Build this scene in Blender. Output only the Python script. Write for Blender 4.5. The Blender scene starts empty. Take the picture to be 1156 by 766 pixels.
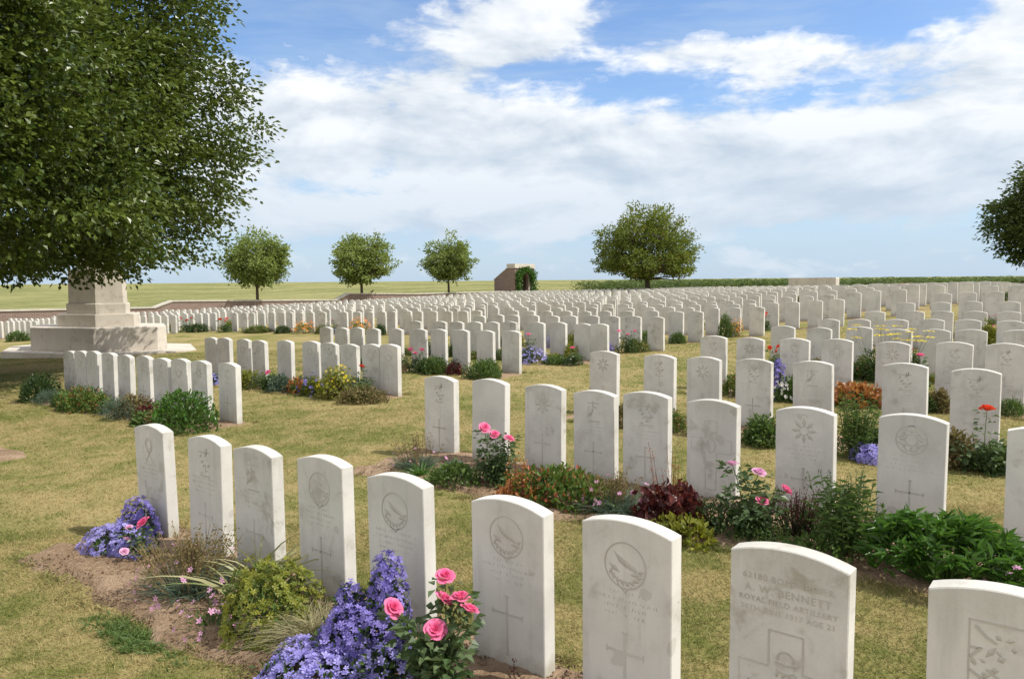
import bpy, bmesh, math, random
import numpy as np
from mathutils import Matrix, Vector

random.seed(7)
RNG = np.random.default_rng(11)
sc = bpy.context.scene
COL = sc.collection
PI = math.pi

# ------------------------------------------------------------------ camera, world, sun, exposure
CAM_Z = 1.65
PITCH, ROLL = 0.07524, -0.00841
cam_d = bpy.data.cameras.new('camera')
cam_d.sensor_width = 36.0
cam_d.lens = 865.4 / 1156 * 36
cam_d.clip_start = 0.05
cam_d.clip_end = 8000
cam = bpy.data.objects.new('camera', cam_d)
COL.objects.link(cam)
_f = Vector((0, math.cos(PITCH), -math.sin(PITCH)))
_u0 = Vector((0, math.sin(PITCH), math.cos(PITCH)))
_r0 = Vector((1, 0, 0))
_r = _r0 * math.cos(ROLL) + _u0 * math.sin(ROLL)
_u = _u0 * math.cos(ROLL) - _r0 * math.sin(ROLL)
cam.matrix_world = Matrix(((_r.x, _u.x, -_f.x, 0), (_r.y, _u.y, -_f.y, 0), (_r.z, _u.z, -_f.z, CAM_Z), (0, 0, 0, 1)))
sc.camera = cam

SUN_EL = math.radians(52)
SUN_H = Vector((0.983, -0.184, 0)).normalized()          # horizontal direction towards the sun
SUN = Vector((SUN_H.x * math.cos(SUN_EL), SUN_H.y * math.cos(SUN_EL), math.sin(SUN_EL)))
SUN_ROT = math.atan2(SUN_H.x, SUN_H.y)
sun_d = bpy.data.lights.new('sun', 'SUN')
sun_d.energy = 4.0
sun_d.angle = math.radians(0.53)
sun_d.color = (1.0, 0.95, 0.86)
sun = bpy.data.objects.new('sun', sun_d)
sun.rotation_euler = SUN.to_track_quat('Z', 'Y').to_euler()
sun.location = (20, -5, 40)
COL.objects.link(sun)

sc.view_settings.view_transform = 'Standard'
sc.view_settings.look = 'None'
sc.view_settings.exposure = 0.32
sc.view_settings.gamma = 1.0
sc.view_settings.use_curve_mapping = False
sc.render.engine = 'CYCLES'
sc.cycles.max_bounces = 6
sc.cycles.diffuse_bounces = 3
sc.cycles.glossy_bounces = 2
sc.cycles.transmission_bounces = 3
sc.cycles.caustics_reflective = False
sc.cycles.caustics_refractive = False
sc.cycles.sample_clamp_indirect = 6


class NT:
    """small helper to write node trees"""
    def __init__(s, tree):
        s.t = tree
    def n(s, typ, **k):
        nd = s.t.nodes.new(typ)
        for a, b in k.items():
            if a == 'inp':
                for i, v in b.items():
                    s.set(nd, i, v)
            else:
                setattr(nd, a, b)
        return nd
    def set(s, nd, i, v):
        if isinstance(v, bpy.types.NodeSocket):
            s.t.links.new(v, nd.inputs[i])
        else:
            nd.inputs[i].default_value = v
    def m(s, op, a, b=0.0, c=0.0, clamp=False):
        nd = s.t.nodes.new('ShaderNodeMath')
        nd.operation = op
        nd.use_clamp = clamp
        for i, v in enumerate((a, b, c)):
            s.set(nd, i, v)
        return nd.outputs[0]
    def mix(s, f, a, b, typ='MIX'):
        nd = s.t.nodes.new('ShaderNodeMix')
        nd.data_type = 'RGBA'
        nd.blend_type = typ
        nd.clamp_factor = True
        s.set(nd, 0, f)
        s.set(nd, 6, a)
        s.set(nd, 7, b)
        return nd.outputs[2]
    def ramp(s, v, a, b, lo=0.0, hi=1.0):
        nd = s.t.nodes.new('ShaderNodeMapRange')
        nd.interpolation_type = 'SMOOTHSTEP'
        for i, x in enumerate((v, a, b, lo, hi)):
            s.set(nd, i, x)
        return nd.outputs[0]
    def noise(s, vec, scale, detail=4.0, rough=0.5, dist=0.0, dim='3D'):
        nd = s.t.nodes.new('ShaderNodeTexNoise')
        nd.noise_dimensions = dim
        s.set(nd, 'Vector', vec)
        s.set(nd, 'Scale', scale)
        s.set(nd, 'Detail', detail)
        s.set(nd, 'Roughness', rough)
        s.set(nd, 'Distortion', dist)
        return nd.outputs[0]
    def vscale(s, vec, k):
        nd = s.t.nodes.new('ShaderNodeVectorMath')
        nd.operation = 'MULTIPLY'
        s.set(nd, 0, vec)
        s.set(nd, 1, k)
        return nd.outputs[0]
    def vadd(s, a, b):
        nd = s.t.nodes.new('ShaderNodeVectorMath')
        nd.operation = 'ADD'
        s.set(nd, 0, a)
        s.set(nd, 1, b)
        return nd.outputs[0]


def c4(r, g, b):
    return (r, g, b, 1.0)


world = bpy.data.worlds.new('World')
sc.world = world
world.use_nodes = True
world.node_tree.nodes.clear()
w = NT(world.node_tree)
tc = w.n('ShaderNodeTexCoord')
sep = w.n('ShaderNodeSeparateXYZ', inp={0: tc.outputs['Generated']})
X, Y, Z = sep.outputs
sky = w.n('ShaderNodeTexSky')
sky.sky_type = 'NISHITA'
sky.sun_disc = False
sky.sun_elevation = SUN_EL
sky.sun_rotation = SUN_ROT
sky.air_density = 1.0
sky.dust_density = 0.6
sky.ozone_density = 1.6
bg_sky = w.n('ShaderNodeBackground', inp={0: w.mix(1.0, sky.outputs[0], c4(.84, .95, 1.10), 'MULTIPLY'), 1: 0.135})
az = w.m('ARCTAN2', X, Y)
el = w.m('ARCSINE', Z)
# clouds: noise on a flattened cloud ceiling plus banks placed by compass bearing and elevation
zc = w.m('ADD', w.m('MAXIMUM', Z, 0.0), 0.13)
px_ = w.m('DIVIDE', X, zc)
py_ = w.m('DIVIDE', Y, zc)
cvec = w.n('ShaderNodeCombineXYZ', inp={0: px_, 1: py_, 2: 3.7}).outputs[0]
avec = w.n('ShaderNodeCombineXYZ', inp={0: w.m('MULTIPLY', az, 1.0), 1: w.m('MULTIPLY', el, 2.3), 2: 1.3}).outputs[0]
avec_up = w.n('ShaderNodeCombineXYZ', inp={0: w.m('ADD', az, 0.02), 1: w.m('MULTIPLY', w.m('ADD', el, 0.022), 2.3), 2: 1.3}).outputs[0]
n1 = w.noise(avec, 4.6, 8.0, 0.58, 0.3)
n1u = w.noise(avec_up, 4.6, 4.0, 0.5, 0.3)
n2 = w.noise(cvec, 1.1, 6.0, 0.55, 0.2)
BANKS = [  # azimuth, elevation, half widths, tilt, weight  (radians)
    (0.03, 0.315, 0.10, 0.044, 0.05, 1.0), (0.24, 0.272, 0.27, 0.024, -0.07, 0.85), (-0.09, 0.250, 0.13, 0.020, 0.30, 0.5),
    (-0.12, 0.165, 0.30, 0.075, -0.10, 1.3), (0.16, 0.145, 0.22, 0.060, -0.20, 1.15), (0.62, 0.272, 0.085, 0.062, 0.35, 1.25), (0.50, 0.150, 0.20, 0.062, 0.0, 1.35), (0.40, 0.10, 0.22, 0.035, 0.1, 0.8), (0.05, 0.11, 0.35, 0.035, 0.05, 0.75),
    (0.38, 0.242, 0.10, 0.014, 0.05, 0.60), (0.47, 0.345, 0.13, 0.014, 0.25, 0.62), (0.22, 0.085, 0.60, 0.036, 0.0, 0.62),
    (-0.15, 0.085, 0.40, 0.040, 0.0, 0.55), (0.30, 0.02, 0.9, 0.026, 0.0, 0.5), (-0.33, 0.17, 0.06, 0.04, 0.3, 0.7),
]
cov = None
for (a0, e0, wa, we, tilt, wt) in BANKS:
    da = w.m('SUBTRACT', az, a0)
    de = w.m('SUBTRACT', w.m('SUBTRACT', el, e0), w.m('MULTIPLY', da, tilt))
    q = w.m('ADD', w.m('POWER', w.m('ABSOLUTE', w.m('DIVIDE', da, wa)), 2.0), w.m('POWER', w.m('ABSOLUTE', w.m('DIVIDE', de, we)), 2.0))
    g = w.m('MULTIPLY', w.m('EXPONENT', w.m('MULTIPLY', q, -0.8)), wt)
    cov = g if cov is None else w.m('MAXIMUM', w.m('MULTIPLY', w.m('ADD', cov, g), 0.72), w.m('MAXIMUM', cov, g))
# outside the photographed part of the sky: half covered, so the light from all round is right
ahead = w.m('MULTIPLY', w.ramp(Y, 0.55, 0.80), w.ramp(Z, 0.55, 0.36))
cov_gen = w.m('MULTIPLY', w.m('SUBTRACT', n2, 0.22), 2.1)
cov_all = w.m('ADD', w.m('MULTIPLY', cov, ahead), w.m('MULTIPLY', cov_gen, w.m('SUBTRACT', 1.0, ahead)))
n3 = w.noise(avec, 21.0, 6.0, 0.6, 0.3)
dens = w.m('ADD', cov_all, w.m('ADD', w.m('MULTIPLY', w.m('SUBTRACT', n1, 0.5), 2.2), w.m('MULTIPLY', w.m('SUBTRACT', n3, 0.5), 0.95)))
mask = w.ramp(dens, 0.38, 0.78)
haze = w.ramp(el, 0.24, 0.0, 0.0, 0.80)
veil = w.m('MULTIPLY', w.ramp(w.m('ADD', w.noise(w.vscale(avec, (1.0, 2.6, 1.0)), 4.0, 6.0, 0.6, 0.4), w.m('MULTIPLY', cov_all, 0.15)), 0.42, 0.75), 0.42)
mask2 = w.m('SUBTRACT', 1.0, w.m('MULTIPLY', w.m('MULTIPLY', w.m('SUBTRACT', 1.0, w.m('MULTIPLY', mask, 0.96)), w.m('SUBTRACT', 1.0, haze)), w.m('SUBTRACT', 1.0, veil)))
lit = w.m('ADD', w.m('ADD', w.m('MULTIPLY', w.m('SUBTRACT', n1, n1u), 4.2), w.m('MULTIPLY', w.m('SUBTRACT', n3, 0.5), 0.9)), 0.66, clamp=True)
low = w.ramp(el, 0.02, 0.22, 0.50, 1.0)
shade = w.m('MULTIPLY', lit, low, clamp=True)
ccol = w.mix(shade, c4(0.49, 0.56, 0.64), c4(0.82, 0.84, 0.86))
hz = w.m('SUBTRACT', 1.0, w.m('DIVIDE', mask, w.m('MAXIMUM', w.m('ADD', mask, w.m('MULTIPLY', haze, .8)), .001)))
ccol = w.mix(hz, ccol, c4(0.43, 0.55, 0.69))
ccol = w.mix(ahead, c4(1.12, 1.06, 0.98), ccol)
bg_cl = w.n('ShaderNodeBackground', inp={0: ccol, 1: 1.0})
ms = w.n('ShaderNodeMixShader', inp={0: mask2, 1: bg_sky.outputs[0], 2: bg_cl.outputs[0]})
wo = w.n('ShaderNodeOutputWorld', inp={0: ms.outputs[0]})

# ------------------------------------------------------------------ ground shape and the cemetery's own axes
TH = -0.67177
E = np.array([math.cos(TH), math.sin(TH)])      # along the rows
N = np.array([-math.sin(TH), math.cos(TH)])     # away from the viewer, across the rows
WALL_AL, WALL_OFF = -45.0, 62.5


def sst(t):
    t = np.clip(t, 0, 1)
    return t * t * (3 - 2 * t)


def terr(x, y):
    x = np.asarray(x, float)
    y = np.asarray(y, float)
    xp = 25 * np.tanh(np.maximum(x, 0) / 25)
    xn = np.minimum(x, 0)
    yy = np.clip(y, 0, 32)
    z = -1.6486 + .01857 * (xp + np.maximum(xn, -45)) + .00545 * 20 * np.tanh(y / 20) + .0004 * np.maximum(xn, -40) * yy
    z = z + .42 * sst((x - 6) / 7) * sst((y - 11) / 10) * (1 - .8 * sst((y - 25) / 18)) + CAM_Z
    r = np.hypot(x, y)
    k = sst((r - 75) / 260.)
    z = z * (1 - k) + (CAM_Z - 0.55) * k
    z = z + 1.2 * sst((r - 330) / 500.)
    return z


def world_xy(al, off):
    return al * E[0] + off * N[0], al * E[1] + off * N[1]


def ground(al, off):
    x, y = world_xy(al, off)
    return float(terr(x, y))


# ------------------------------------------------------------------ mesh helpers
class MB:
    """collects vertices and faces (with a per face tint value) and links them as ONE mesh object"""
    def __init__(s):
        s.v, s.f, s.t, s.nv = [], [], [], 0
    def add(s, verts, faces, tint=0.5):
        verts = np.asarray(verts, float).reshape(-1, 3)
        faces = np.asarray(faces, np.int64)
        if faces.size == 0:
            return
        s.v.append(verts)
        s.f.append(faces + s.nv)
        s.t.append(np.broadcast_to(np.asarray(tint, float), (len(faces),)).copy())
        s.nv += len(verts)
    def mesh(s, name, mat, smooth=False):
        me = bpy.data.meshes.new(name)
        V = np.concatenate(s.v)
        me.vertices.add(len(V))
        me.vertices.foreach_set('co', V.astype(np.float32).ravel())
        loops = np.concatenate([f.ravel() for f in s.f])
        sizes = np.concatenate([np.full(len(f), f.shape[1]) for f in s.f])
        starts = np.concatenate([[0], np.cumsum(sizes)[:-1]])
        me.loops.add(len(loops))
        me.loops.foreach_set('vertex_index', loops.astype(np.int32))
        me.polygons.add(len(sizes))
        me.polygons.foreach_set('loop_start', starts.astype(np.int32))
        me.polygons.foreach_set('loop_total', sizes.astype(np.int32))
        me.polygons.foreach_set('use_smooth', np.full(len(sizes), bool(smooth)))
        me.update(calc_edges=True)
        at = me.attributes.new('tint', 'FLOAT', 'FACE')
        at.data.foreach_set('value', np.concatenate(s.t).astype(np.float32))
        if mat:
            me.materials.append(mat)
        return me
    def build(s, name, mat, parent=None, smooth=False):
        o = bpy.data.objects.new(name, s.mesh(name, mat, smooth))
        COL.objects.link(o)
        if parent:
            o.parent = parent
        return o


def tag(o, label=None, cat=None, group=None, kind=None):
    if label:
        o['label'] = label
    if cat:
        o['category'] = cat
    if group:
        o['group'] = group
    if kind:
        o['kind'] = kind
    return o


def empty(name, loc, rz=0.0):
    o = bpy.data.objects.new(name, None)
    o.empty_display_size = 0.1
    o.location = loc
    o.rotation_euler = (0, 0, rz)
    COL.objects.link(o)
    return o


def copy_tree(o, parent=None):
    c = o.copy()
    COL.objects.link(c)
    if parent:
        c.parent = parent
    for ch in o.children:
        copy_tree(ch, c)
    return c


def box(mb, cx, cy, z0, z1, sx, sy, tint=.5):
    x0, x1, y0, y1 = cx - sx / 2, cx + sx / 2, cy - sy / 2, cy + sy / 2
    v = [(x0, y0, z0), (x1, y0, z0), (x1, y1, z0), (x0, y1, z0), (x0, y0, z1), (x1, y0, z1), (x1, y1, z1), (x0, y1, z1)]
    mb.add(v, [(0, 3, 2, 1), (4, 5, 6, 7), (0, 1, 5, 4), (1, 2, 6, 5), (2, 3, 7, 6), (3, 0, 4, 7)], tint)


def prism(mb, poly, z0, z1, top_scale=1.0, tint=.5, bevel=0.0):
    """vertical prism over a 2D polygon (counter clockwise); small chamfer at the top edge"""
    P = np.asarray(poly, float)
    n = len(P)
    c = P.mean(0)
    rings = [(P, z0)]
    T = c + (P - c) * top_scale
    if bevel > 0:
        rings.append((T, z1 - bevel))
        d = T - c
        L = np.linalg.norm(d, axis=1, keepdims=True)
        rings.append((c + d * (1 - bevel / L), z1))
    else:
        rings.append((T, z1))
    V = np.concatenate([np.column_stack([p, np.full(n, z)]) for p, z in rings])
    F = []
    for k in range(len(rings) - 1):
        for i in range(n):
            j = (i + 1) % n
            F.append((k * n + i, k * n + j, (k + 1) * n + j, (k + 1) * n + i))
    mb.add(V, F, tint)
    k = (len(rings) - 1) * n
    mb.add(V, [tuple(range(k, k + n))], tint)


def tube(mb, pts, radii, sides=6, tint=.5, cap=True):
    pts = np.asarray(pts, float)
    n = len(pts)
    radii = np.broadcast_to(np.asarray(radii, float), (n,))
    d = np.gradient(pts, axis=0)
    d /= np.linalg.norm(d, axis=1, keepdims=True) + 1e-9
    ref = np.array([0, 0, 1.0]) if abs(d[0][2]) < .9 else np.array([1.0, 0, 0])
    a = np.cross(d, ref)
    a /= np.linalg.norm(a, axis=1, keepdims=True) + 1e-9
    b = np.cross(d, a)
    ang = np.linspace(0, 2 * PI, sides, endpoint=False)
    V = pts[:, None, :] + radii[:, None, None] * (np.cos(ang)[None, :, None] * a[:, None, :] + np.sin(ang)[None, :, None] * b[:, None, :])
    V = V.reshape(-1, 3)
    F = [(k * sides + i, k * sides + (i + 1) % sides, (k + 1) * sides + (i + 1) % sides, (k + 1) * sides + i) for k in range(n - 1) for i in range(sides)]
    mb.add(V, F, tint)
    if cap:
        mb.add(V[-sides:], [tuple(range(sides))], tint)


def unit(a):
    return a / (np.linalg.norm(a, axis=-1, keepdims=True) + 1e-9)


def leaves(mb, pos, dirs, L, Wd, tint, rng, fold=.25, droop=.15, up=None):
    """rhombic folded leaves: two triangles each side of the midrib"""
    n = len(pos)
    dirs = unit(dirs)
    if up is None:
        up = rng.normal(size=(n, 3)) * .6 + np.array([0, 0, 1.0])
    side = unit(np.cross(dirs, up))
    nr = np.cross(side, dirs)
    L = np.broadcast_to(np.asarray(L, float), (n,))[:, None]
    Wd = np.broadcast_to(np.asarray(Wd, float), (n,))[:, None]
    mid = pos + dirs * L * .45
    V = np.stack([pos, mid + side * Wd * .5 + nr * Wd * fold, pos + dirs * L - nr * L * droop, mid - side * Wd * .5 + nr * Wd * fold], 1).reshape(-1, 3)
    i = np.arange(n)[:, None] * 4
    F = np.concatenate([i + np.array([0, 2, 1]), i + np.array([0, 3, 2])])
    t = np.broadcast_to(np.asarray(tint, float), (n,))
    mb.add(V, F, np.concatenate([t, t]))


def blades(mb, pos, dirs, L, Wd, tint, rng, bend=.35, seg=2):
    """grass blades or strap leaves: tapering ribbons bending under their weight"""
    n = len(pos)
    dirs = unit(dirs)
    h = rng.uniform(0, 2 * PI, n)
    side = np.stack([np.cos(h), np.sin(h), 0 * h], 1)
    side = unit(side - dirs * (side * dirs).sum(1, keepdims=True))
    L = np.broadcast_to(np.asarray(L, float), (n,))[:, None]
    Wd = np.broadcast_to(np.asarray(Wd, float), (n,))[:, None]
    out = dirs * np.array([1, 1, 0.0])
    out = unit(out + rng.normal(size=(n, 3)) * .05 * np.array([1, 1, 0]))
    rows = []
    for k in range(seg + 1):
        t = k / seg
        c = pos + dirs * L * t + (out * bend * .8 - np.array([0, 0, 1.0]) * bend) * L * t * t
        wd = Wd * (1 - t ** 1.6) * .5 + .0004
        rows += [c - side * wd, c + side * wd]
    V = np.stack(rows, 1).reshape(-1, 3)
    m = 2 * (seg + 1)
    i = np.arange(n)[:, None] * m
    F = np.concatenate([i + np.array([2 * k, 2 * k + 1, 2 * k + 3, 2 * k + 2]) for k in range(seg)])
    t = np.broadcast_to(np.asarray(tint, float), (n,))
    mb.add(V, F, np.concatenate([t] * seg))


def stars(mb, pos, nrm, r, tint, rng, petals=5, cup=.25, wide=.55):
    """small open flowers"""
    n = len(pos)
    nrm = unit(nrm)
    a = unit(np.cross(nrm, rng.normal(size=(n, 3))))
    b = np.cross(nrm, a)
    r = np.broadcast_to(np.asarray(r, float), (n,))[:, None]
    t = np.broadcast_to(np.asarray(tint, float), (n,))
    for k in range(petals):
        an = 2 * PI * k / petals
        d = a * math.cos(an) + b * math.sin(an)
        s = -a * math.sin(an) + b * math.cos(an)
        m = pos + d * r * .6 + nrm * r * cup * .6
        V = np.stack([pos, m + s * r * wide * .5, pos + d * r + nrm * r * cup, m - s * r * wide * .5], 1).reshape(-1, 3)
        i = np.arange(n)[:, None] * 4
        mb.add(V, i + np.array([0, 1, 2, 3]), t)


def dome(n, rx, ry, h, rng, shell=.7, low=-.05):
    """points and outward directions in a plant shaped dome"""
    th = rng.uniform(0, 2 * PI, n)
    u = rng.uniform(low, 1, n)
    s = np.sqrt(np.clip(1 - u * u, 0, 1))
    d = np.stack([np.cos(th) * s, np.sin(th) * s, u], 1)
    rr = rng.uniform(shell, 1, n) ** .7
    lump = 1 + .16 * np.sin(3 * th + rng.uniform(0, 6)) * s + .10 * np.sin(7 * th + 5 * u + rng.uniform(0, 6))
    p = d * (rr * lump)[:, None] * np.array([rx, ry, h])
    p[:, 2] = np.maximum(p[:, 2], .004)
    nr = unit(d / np.array([rx, ry, h]) * h)
    return p, nr


# ------------------------------------------------------------------ materials
MATS = {}


def new_mat(name):
    m = bpy.data.materials.new(name)
    m.use_nodes = True
    m.node_tree.nodes.clear()
    MATS[name] = m
    return m, NT(m.node_tree)


def finish(nt, shader):
    nt.n('ShaderNodeOutputMaterial', inp={0: shader})


def leaf_mat(name, ca, cb, trans=.3, rough=.5, spec=.3, tcol=None, accent=None):
    m, t = new_mat(name)
    at = t.n('ShaderNodeAttribute', attribute_name='tint')
    oi = t.n('ShaderNodeObjectInfo')
    f = t.m('ADD', at.outputs['Fac'], t.m('MULTIPLY', t.m('SUBTRACT', oi.outputs['Random'], .5), .25), clamp=True)
    col = t.mix(f, c4(*ca), c4(*cb))
    if accent:
        col = t.mix(t.ramp(at.outputs['Fac'], .80, .90), col, c4(*accent))
    pr = t.n('ShaderNodeBsdfPrincipled', inp={'Base Color': col, 'Roughness': rough, 'Specular IOR Level': spec})
    tl = t.n('ShaderNodeBsdfTranslucent', inp={0: t.mix(.5, col, c4(*(tcol or (cb[0] * 1.5, cb[1] * 1.6, cb[2] * .8))))})
    mx = t.n('ShaderNodeMixShader', inp={0: trans, 1: pr.outputs[0], 2: tl.outputs[0]})
    finish(t, mx.outputs[0])
    return m


def stone_mat(name, ca, cb, stain, stain_amt=.5, obj=True, scale=1.0, bump=.12, foot=False):
    m, t = new_mat(name)
    tcx = t.n('ShaderNodeTexCoord')
    oi = t.n('ShaderNodeObjectInfo')
    if obj:
        off = t.n('ShaderNodeCombineXYZ', inp={0: t.m('MULTIPLY', oi.outputs['Random'], 53.0), 1: t.m('MULTIPLY', oi.outputs['Random'], 17.0), 2: t.m('MULTIPLY', oi.outputs['Random'], 31.0)}).outputs[0]
        vec = t.vadd(tcx.outputs['Object'], off)
    else:
        vec = t.n('ShaderNodeNewGeometry').outputs['Position']
    vec = t.vscale(vec, (scale, scale, scale))
    big = t.noise(vec, 2.4, 5, .6)
    mid = t.noise(vec, 9.0, 6, .62, .4)
    fine = t.noise(vec, 120.0, 3, .6)
    col = t.mix(t.ramp(big, .35, .65), c4(*ca), c4(*cb))
    streak = t.noise(t.vscale(vec, (14, 14, 1.3)), 1.0, 4, .6)
    sfac = t.m('MULTIPLY', t.m('MULTIPLY', t.ramp(mid, .50, .68), t.ramp(big, .38, .58)), stain_amt)
    if obj:
        sfac = t.m('MULTIPLY', sfac, t.m('ADD', .15, t.m('MULTIPLY', oi.outputs['Random'], 1.5)), clamp=True)
    col = t.mix(sfac, col, c4(*stain))
    col = t.mix(t.m('MULTIPLY', t.ramp(streak, .52, .75), stain_amt * .45), col, c4(stain[0] * .9, stain[1] * .93, stain[2]))
    # lichen spots
    vo = t.n('ShaderNodeTexVoronoi', inp={'Vector': t.vadd(vec, t.vscale(t.n('ShaderNodeTexNoise', inp={'Vector': vec, 'Scale': 14.0}).outputs['Color'], (.06, .06, .06))), 'Scale': 9.0})
    rnd = t.n('ShaderNodeSeparateColor', inp={0: vo.outputs['Color']})
    spot = t.m('MULTIPLY', t.m('LESS_THAN', vo.outputs['Distance'], t.m('MULTIPLY', rnd.outputs[1], .34)), t.m('GREATER_THAN', rnd.outputs[0], .80))
    col = t.mix(t.m('MULTIPLY', spot, stain_amt * .5), col, c4(stain[0] * .85, stain[1] * .85, stain[2] * .85))
    if foot:     # soil splash and algae near the ground, dirt washed down from the top edge
        zz = t.n('ShaderNodeSeparateXYZ', inp={0: tcx.outputs['Object']}).outputs[2]
        hgt = t.m('ADD', zz, t.m('MULTIPLY', t.m('SUBTRACT', mid, .5), .28))
        col = t.mix(t.ramp(hgt, .13, -.02, 0, .62), col, c4(.30, .275, .19))
        topf = t.m('MULTIPLY', t.ramp(t.m('ADD', zz, t.m('MULTIPLY', t.m('SUBTRACT', streak, .5), .5)), .58, .74, 0, .45), t.m('MULTIPLY', oi.outputs['Random'], oi.outputs['Random']))
        col = t.mix(topf, col, c4(.40, .385, .33))
    col = t.mix(.12, col, t.mix(fine, c4(.1, .1, .1), c4(1, 1, 1)), 'OVERLAY')
    bp = t.n('ShaderNodeBump', inp={'Strength': bump, 'Distance': .004, 'Height': t.m('ADD', fine, t.m('MULTIPLY', mid, .6))})
    pr = t.n('ShaderNodeBsdfPrincipled', inp={'Base Color': col, 'Roughness': .85, 'Specular IOR Level': .2, 'Normal': bp.outputs[0]})
    finish(t, pr.outputs[0])
    return m


M_STONE = stone_mat('portland_stone', (.65, .63, .575), (.54, .525, .48), (.38, .355, .295), .62, foot=True)
M_STONE_FAR = stone_mat('portland_stone_far', (.68, .66, .60), (.58, .565, .52), (.38, .35, .30), .5, obj=False)
M_CARVE = stone_mat('shade_toned_carving_stone', (.54, .515, .46), (.45, .425, .37), (.30, .27, .22), .5)  # groove dirt plus recess shade, both put into the darker colour of raised lines
M_CARVE_FINE = stone_mat('worn_shade_toned_lettering_stone', (.50, .475, .415), (.42, .395, .34), (.40, .37, .32), .4)  # worn, dirty lettering, with the shade of cut grooves painted in as darker tone
M_CROSS = stone_mat('memorial_stone', (.60, .545, .465), (.52, .47, .40), (.36, .325, .27), .6, obj=False, scale=.6)
M_COPING = stone_mat('coping_stone', (.52, .49, .42), (.44, .41, .35), (.30, .28, .22), .5, obj=False)


def simple_mat(name, col, rough=.7, spec=.3, metal=0.0, var=.25, scale=8.0):
    m, t = new_mat(name)
    g = t.n('ShaderNodeTexCoord')
    nz = t.noise(g.outputs['Object'], scale, 4, .6)
    c = t.mix(nz, c4(*[x * (1 - var) for x in col]), c4(*[min(1, x * (1 + var)) for x in col]))
    pr = t.n('ShaderNodeBsdfPrincipled', inp={'Base Color': c, 'Roughness': rough, 'Specular IOR Level': spec, 'Metallic': metal})
    finish(t, pr.outputs[0])
    return m


M_BARK = simple_mat('bark', (.085, .065, .05), .9, .1, scale=20)
M_BRONZE = simple_mat('weathered_bronze', (.07, .09, .07), .5, .4, .6)
M_STEM = simple_mat('green_stem', (.075, .11, .035), .6)
M_REDSTEM = simple_mat('red_stem', (.14, .055, .04), .6)
M_DRY = simple_mat('dry_stem', (.27, .19, .10), .8)
M_DARKSTEM = simple_mat('dark_dry_stem', (.05, .028, .022), .8)
M_BIRD = simple_mat('black_feathers', (.012, .012, .014), .5)


def brick_mat():
    m, t = new_mat('red_brick')
    at = t.n('ShaderNodeNewGeometry')
    s = t.n('ShaderNodeSeparateXYZ', inp={0: at.outputs['Position']})
    al = t.m('ADD', t.m('MULTIPLY', s.outputs[0], float(E[0] + N[0])), t.m('MULTIPLY', s.outputs[1], float(E[1] + N[1])))
    v = t.n('ShaderNodeCombineXYZ', inp={0: al, 1: s.outputs[2], 2: 0.0}).outputs[0]
    b = t.n('ShaderNodeTexBrick', inp={'Vector': v, 'Color1': c4(.175, .12, .098), 'Color2': c4(.24, .172, .142), 'Mortar': c4(.42, .37, .32), 'Scale': 1.0, 'Mortar Size': .006, 'Brick Width': .225, 'Row Height': .075})
    nz = t.noise(at.outputs['Position'], 1.7, 4, .6)
    col = t.mix(t.m('MULTIPLY', nz, .5), b.outputs[0], c4(.14, .085, .07))
    pr = t.n('ShaderNodeBsdfPrincipled', inp={'Base Color': col, 'Roughness': .9, 'Specular IOR Level': .15})
    finish(t, pr.outputs[0])
    return m


M_BRICK = brick_mat()


def ground_mat():
    m, t = new_mat('lawn')
    p = t.n('ShaderNodeNewGeometry').outputs['Position']
    s = t.n('ShaderNodeSeparateXYZ', inp={0: p})
    a = t.noise(p, .55, 6, .62)
    b = t.noise(p, 3.2, 6, .65, .5)
    c = t.noise(p, 22, 4, .65)
    d = t.noise(p, 170, 3, .6)
    fac = t.m('ADD', t.m('MULTIPLY', a, .65), t.m('MULTIPLY', b, .55))
    col = t.mix(t.ramp(fac, .43, .73), c4(.142, .158, .040), c4(.335, .268, .122))
    col = t.mix(t.m('MULTIPLY', t.ramp(c, .5, .75), .5), col, c4(.31, .24, .115))
    col = t.mix(t.m('MULTIPLY', t.ramp(c, .48, .25), .45), col, c4(.085, .085, .028))
    col = t.mix(.35, col, t.mix(d, c4(.12, .12, .12), c4(.9, .9, .9)), 'OVERLAY')
    # the farmland outside the walls
    al = t.m('ADD', t.m('MULTIPLY', s.outputs[0], float(E[0])), t.m('MULTIPLY', s.outputs[1], float(E[1])))
    of = t.m('ADD', t.m('MULTIPLY', s.outputs[0], float(N[0])), t.m('MULTIPLY', s.outputs[1], float(N[1])))
    outside = t.m('MAXIMUM', t.m('LESS_THAN', al, WALL_AL), t.m('GREATER_THAN', of, WALL_OFF))
    col = t.mix(outside, col, c4(.17, .16, .055))
    bp = t.n('ShaderNodeBump', inp={'Strength': .7, 'Distance': .03, 'Height': t.m('ADD', t.m('MULTIPLY', c, .6), t.m('MULTIPLY', d, .5))})
    pr = t.n('ShaderNodeBsdfPrincipled', inp={'Base Color': col, 'Roughness': .95, 'Specular IOR Level': .05, 'Normal': bp.outputs[0]})
    finish(t, pr.outputs[0])
    return m


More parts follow.
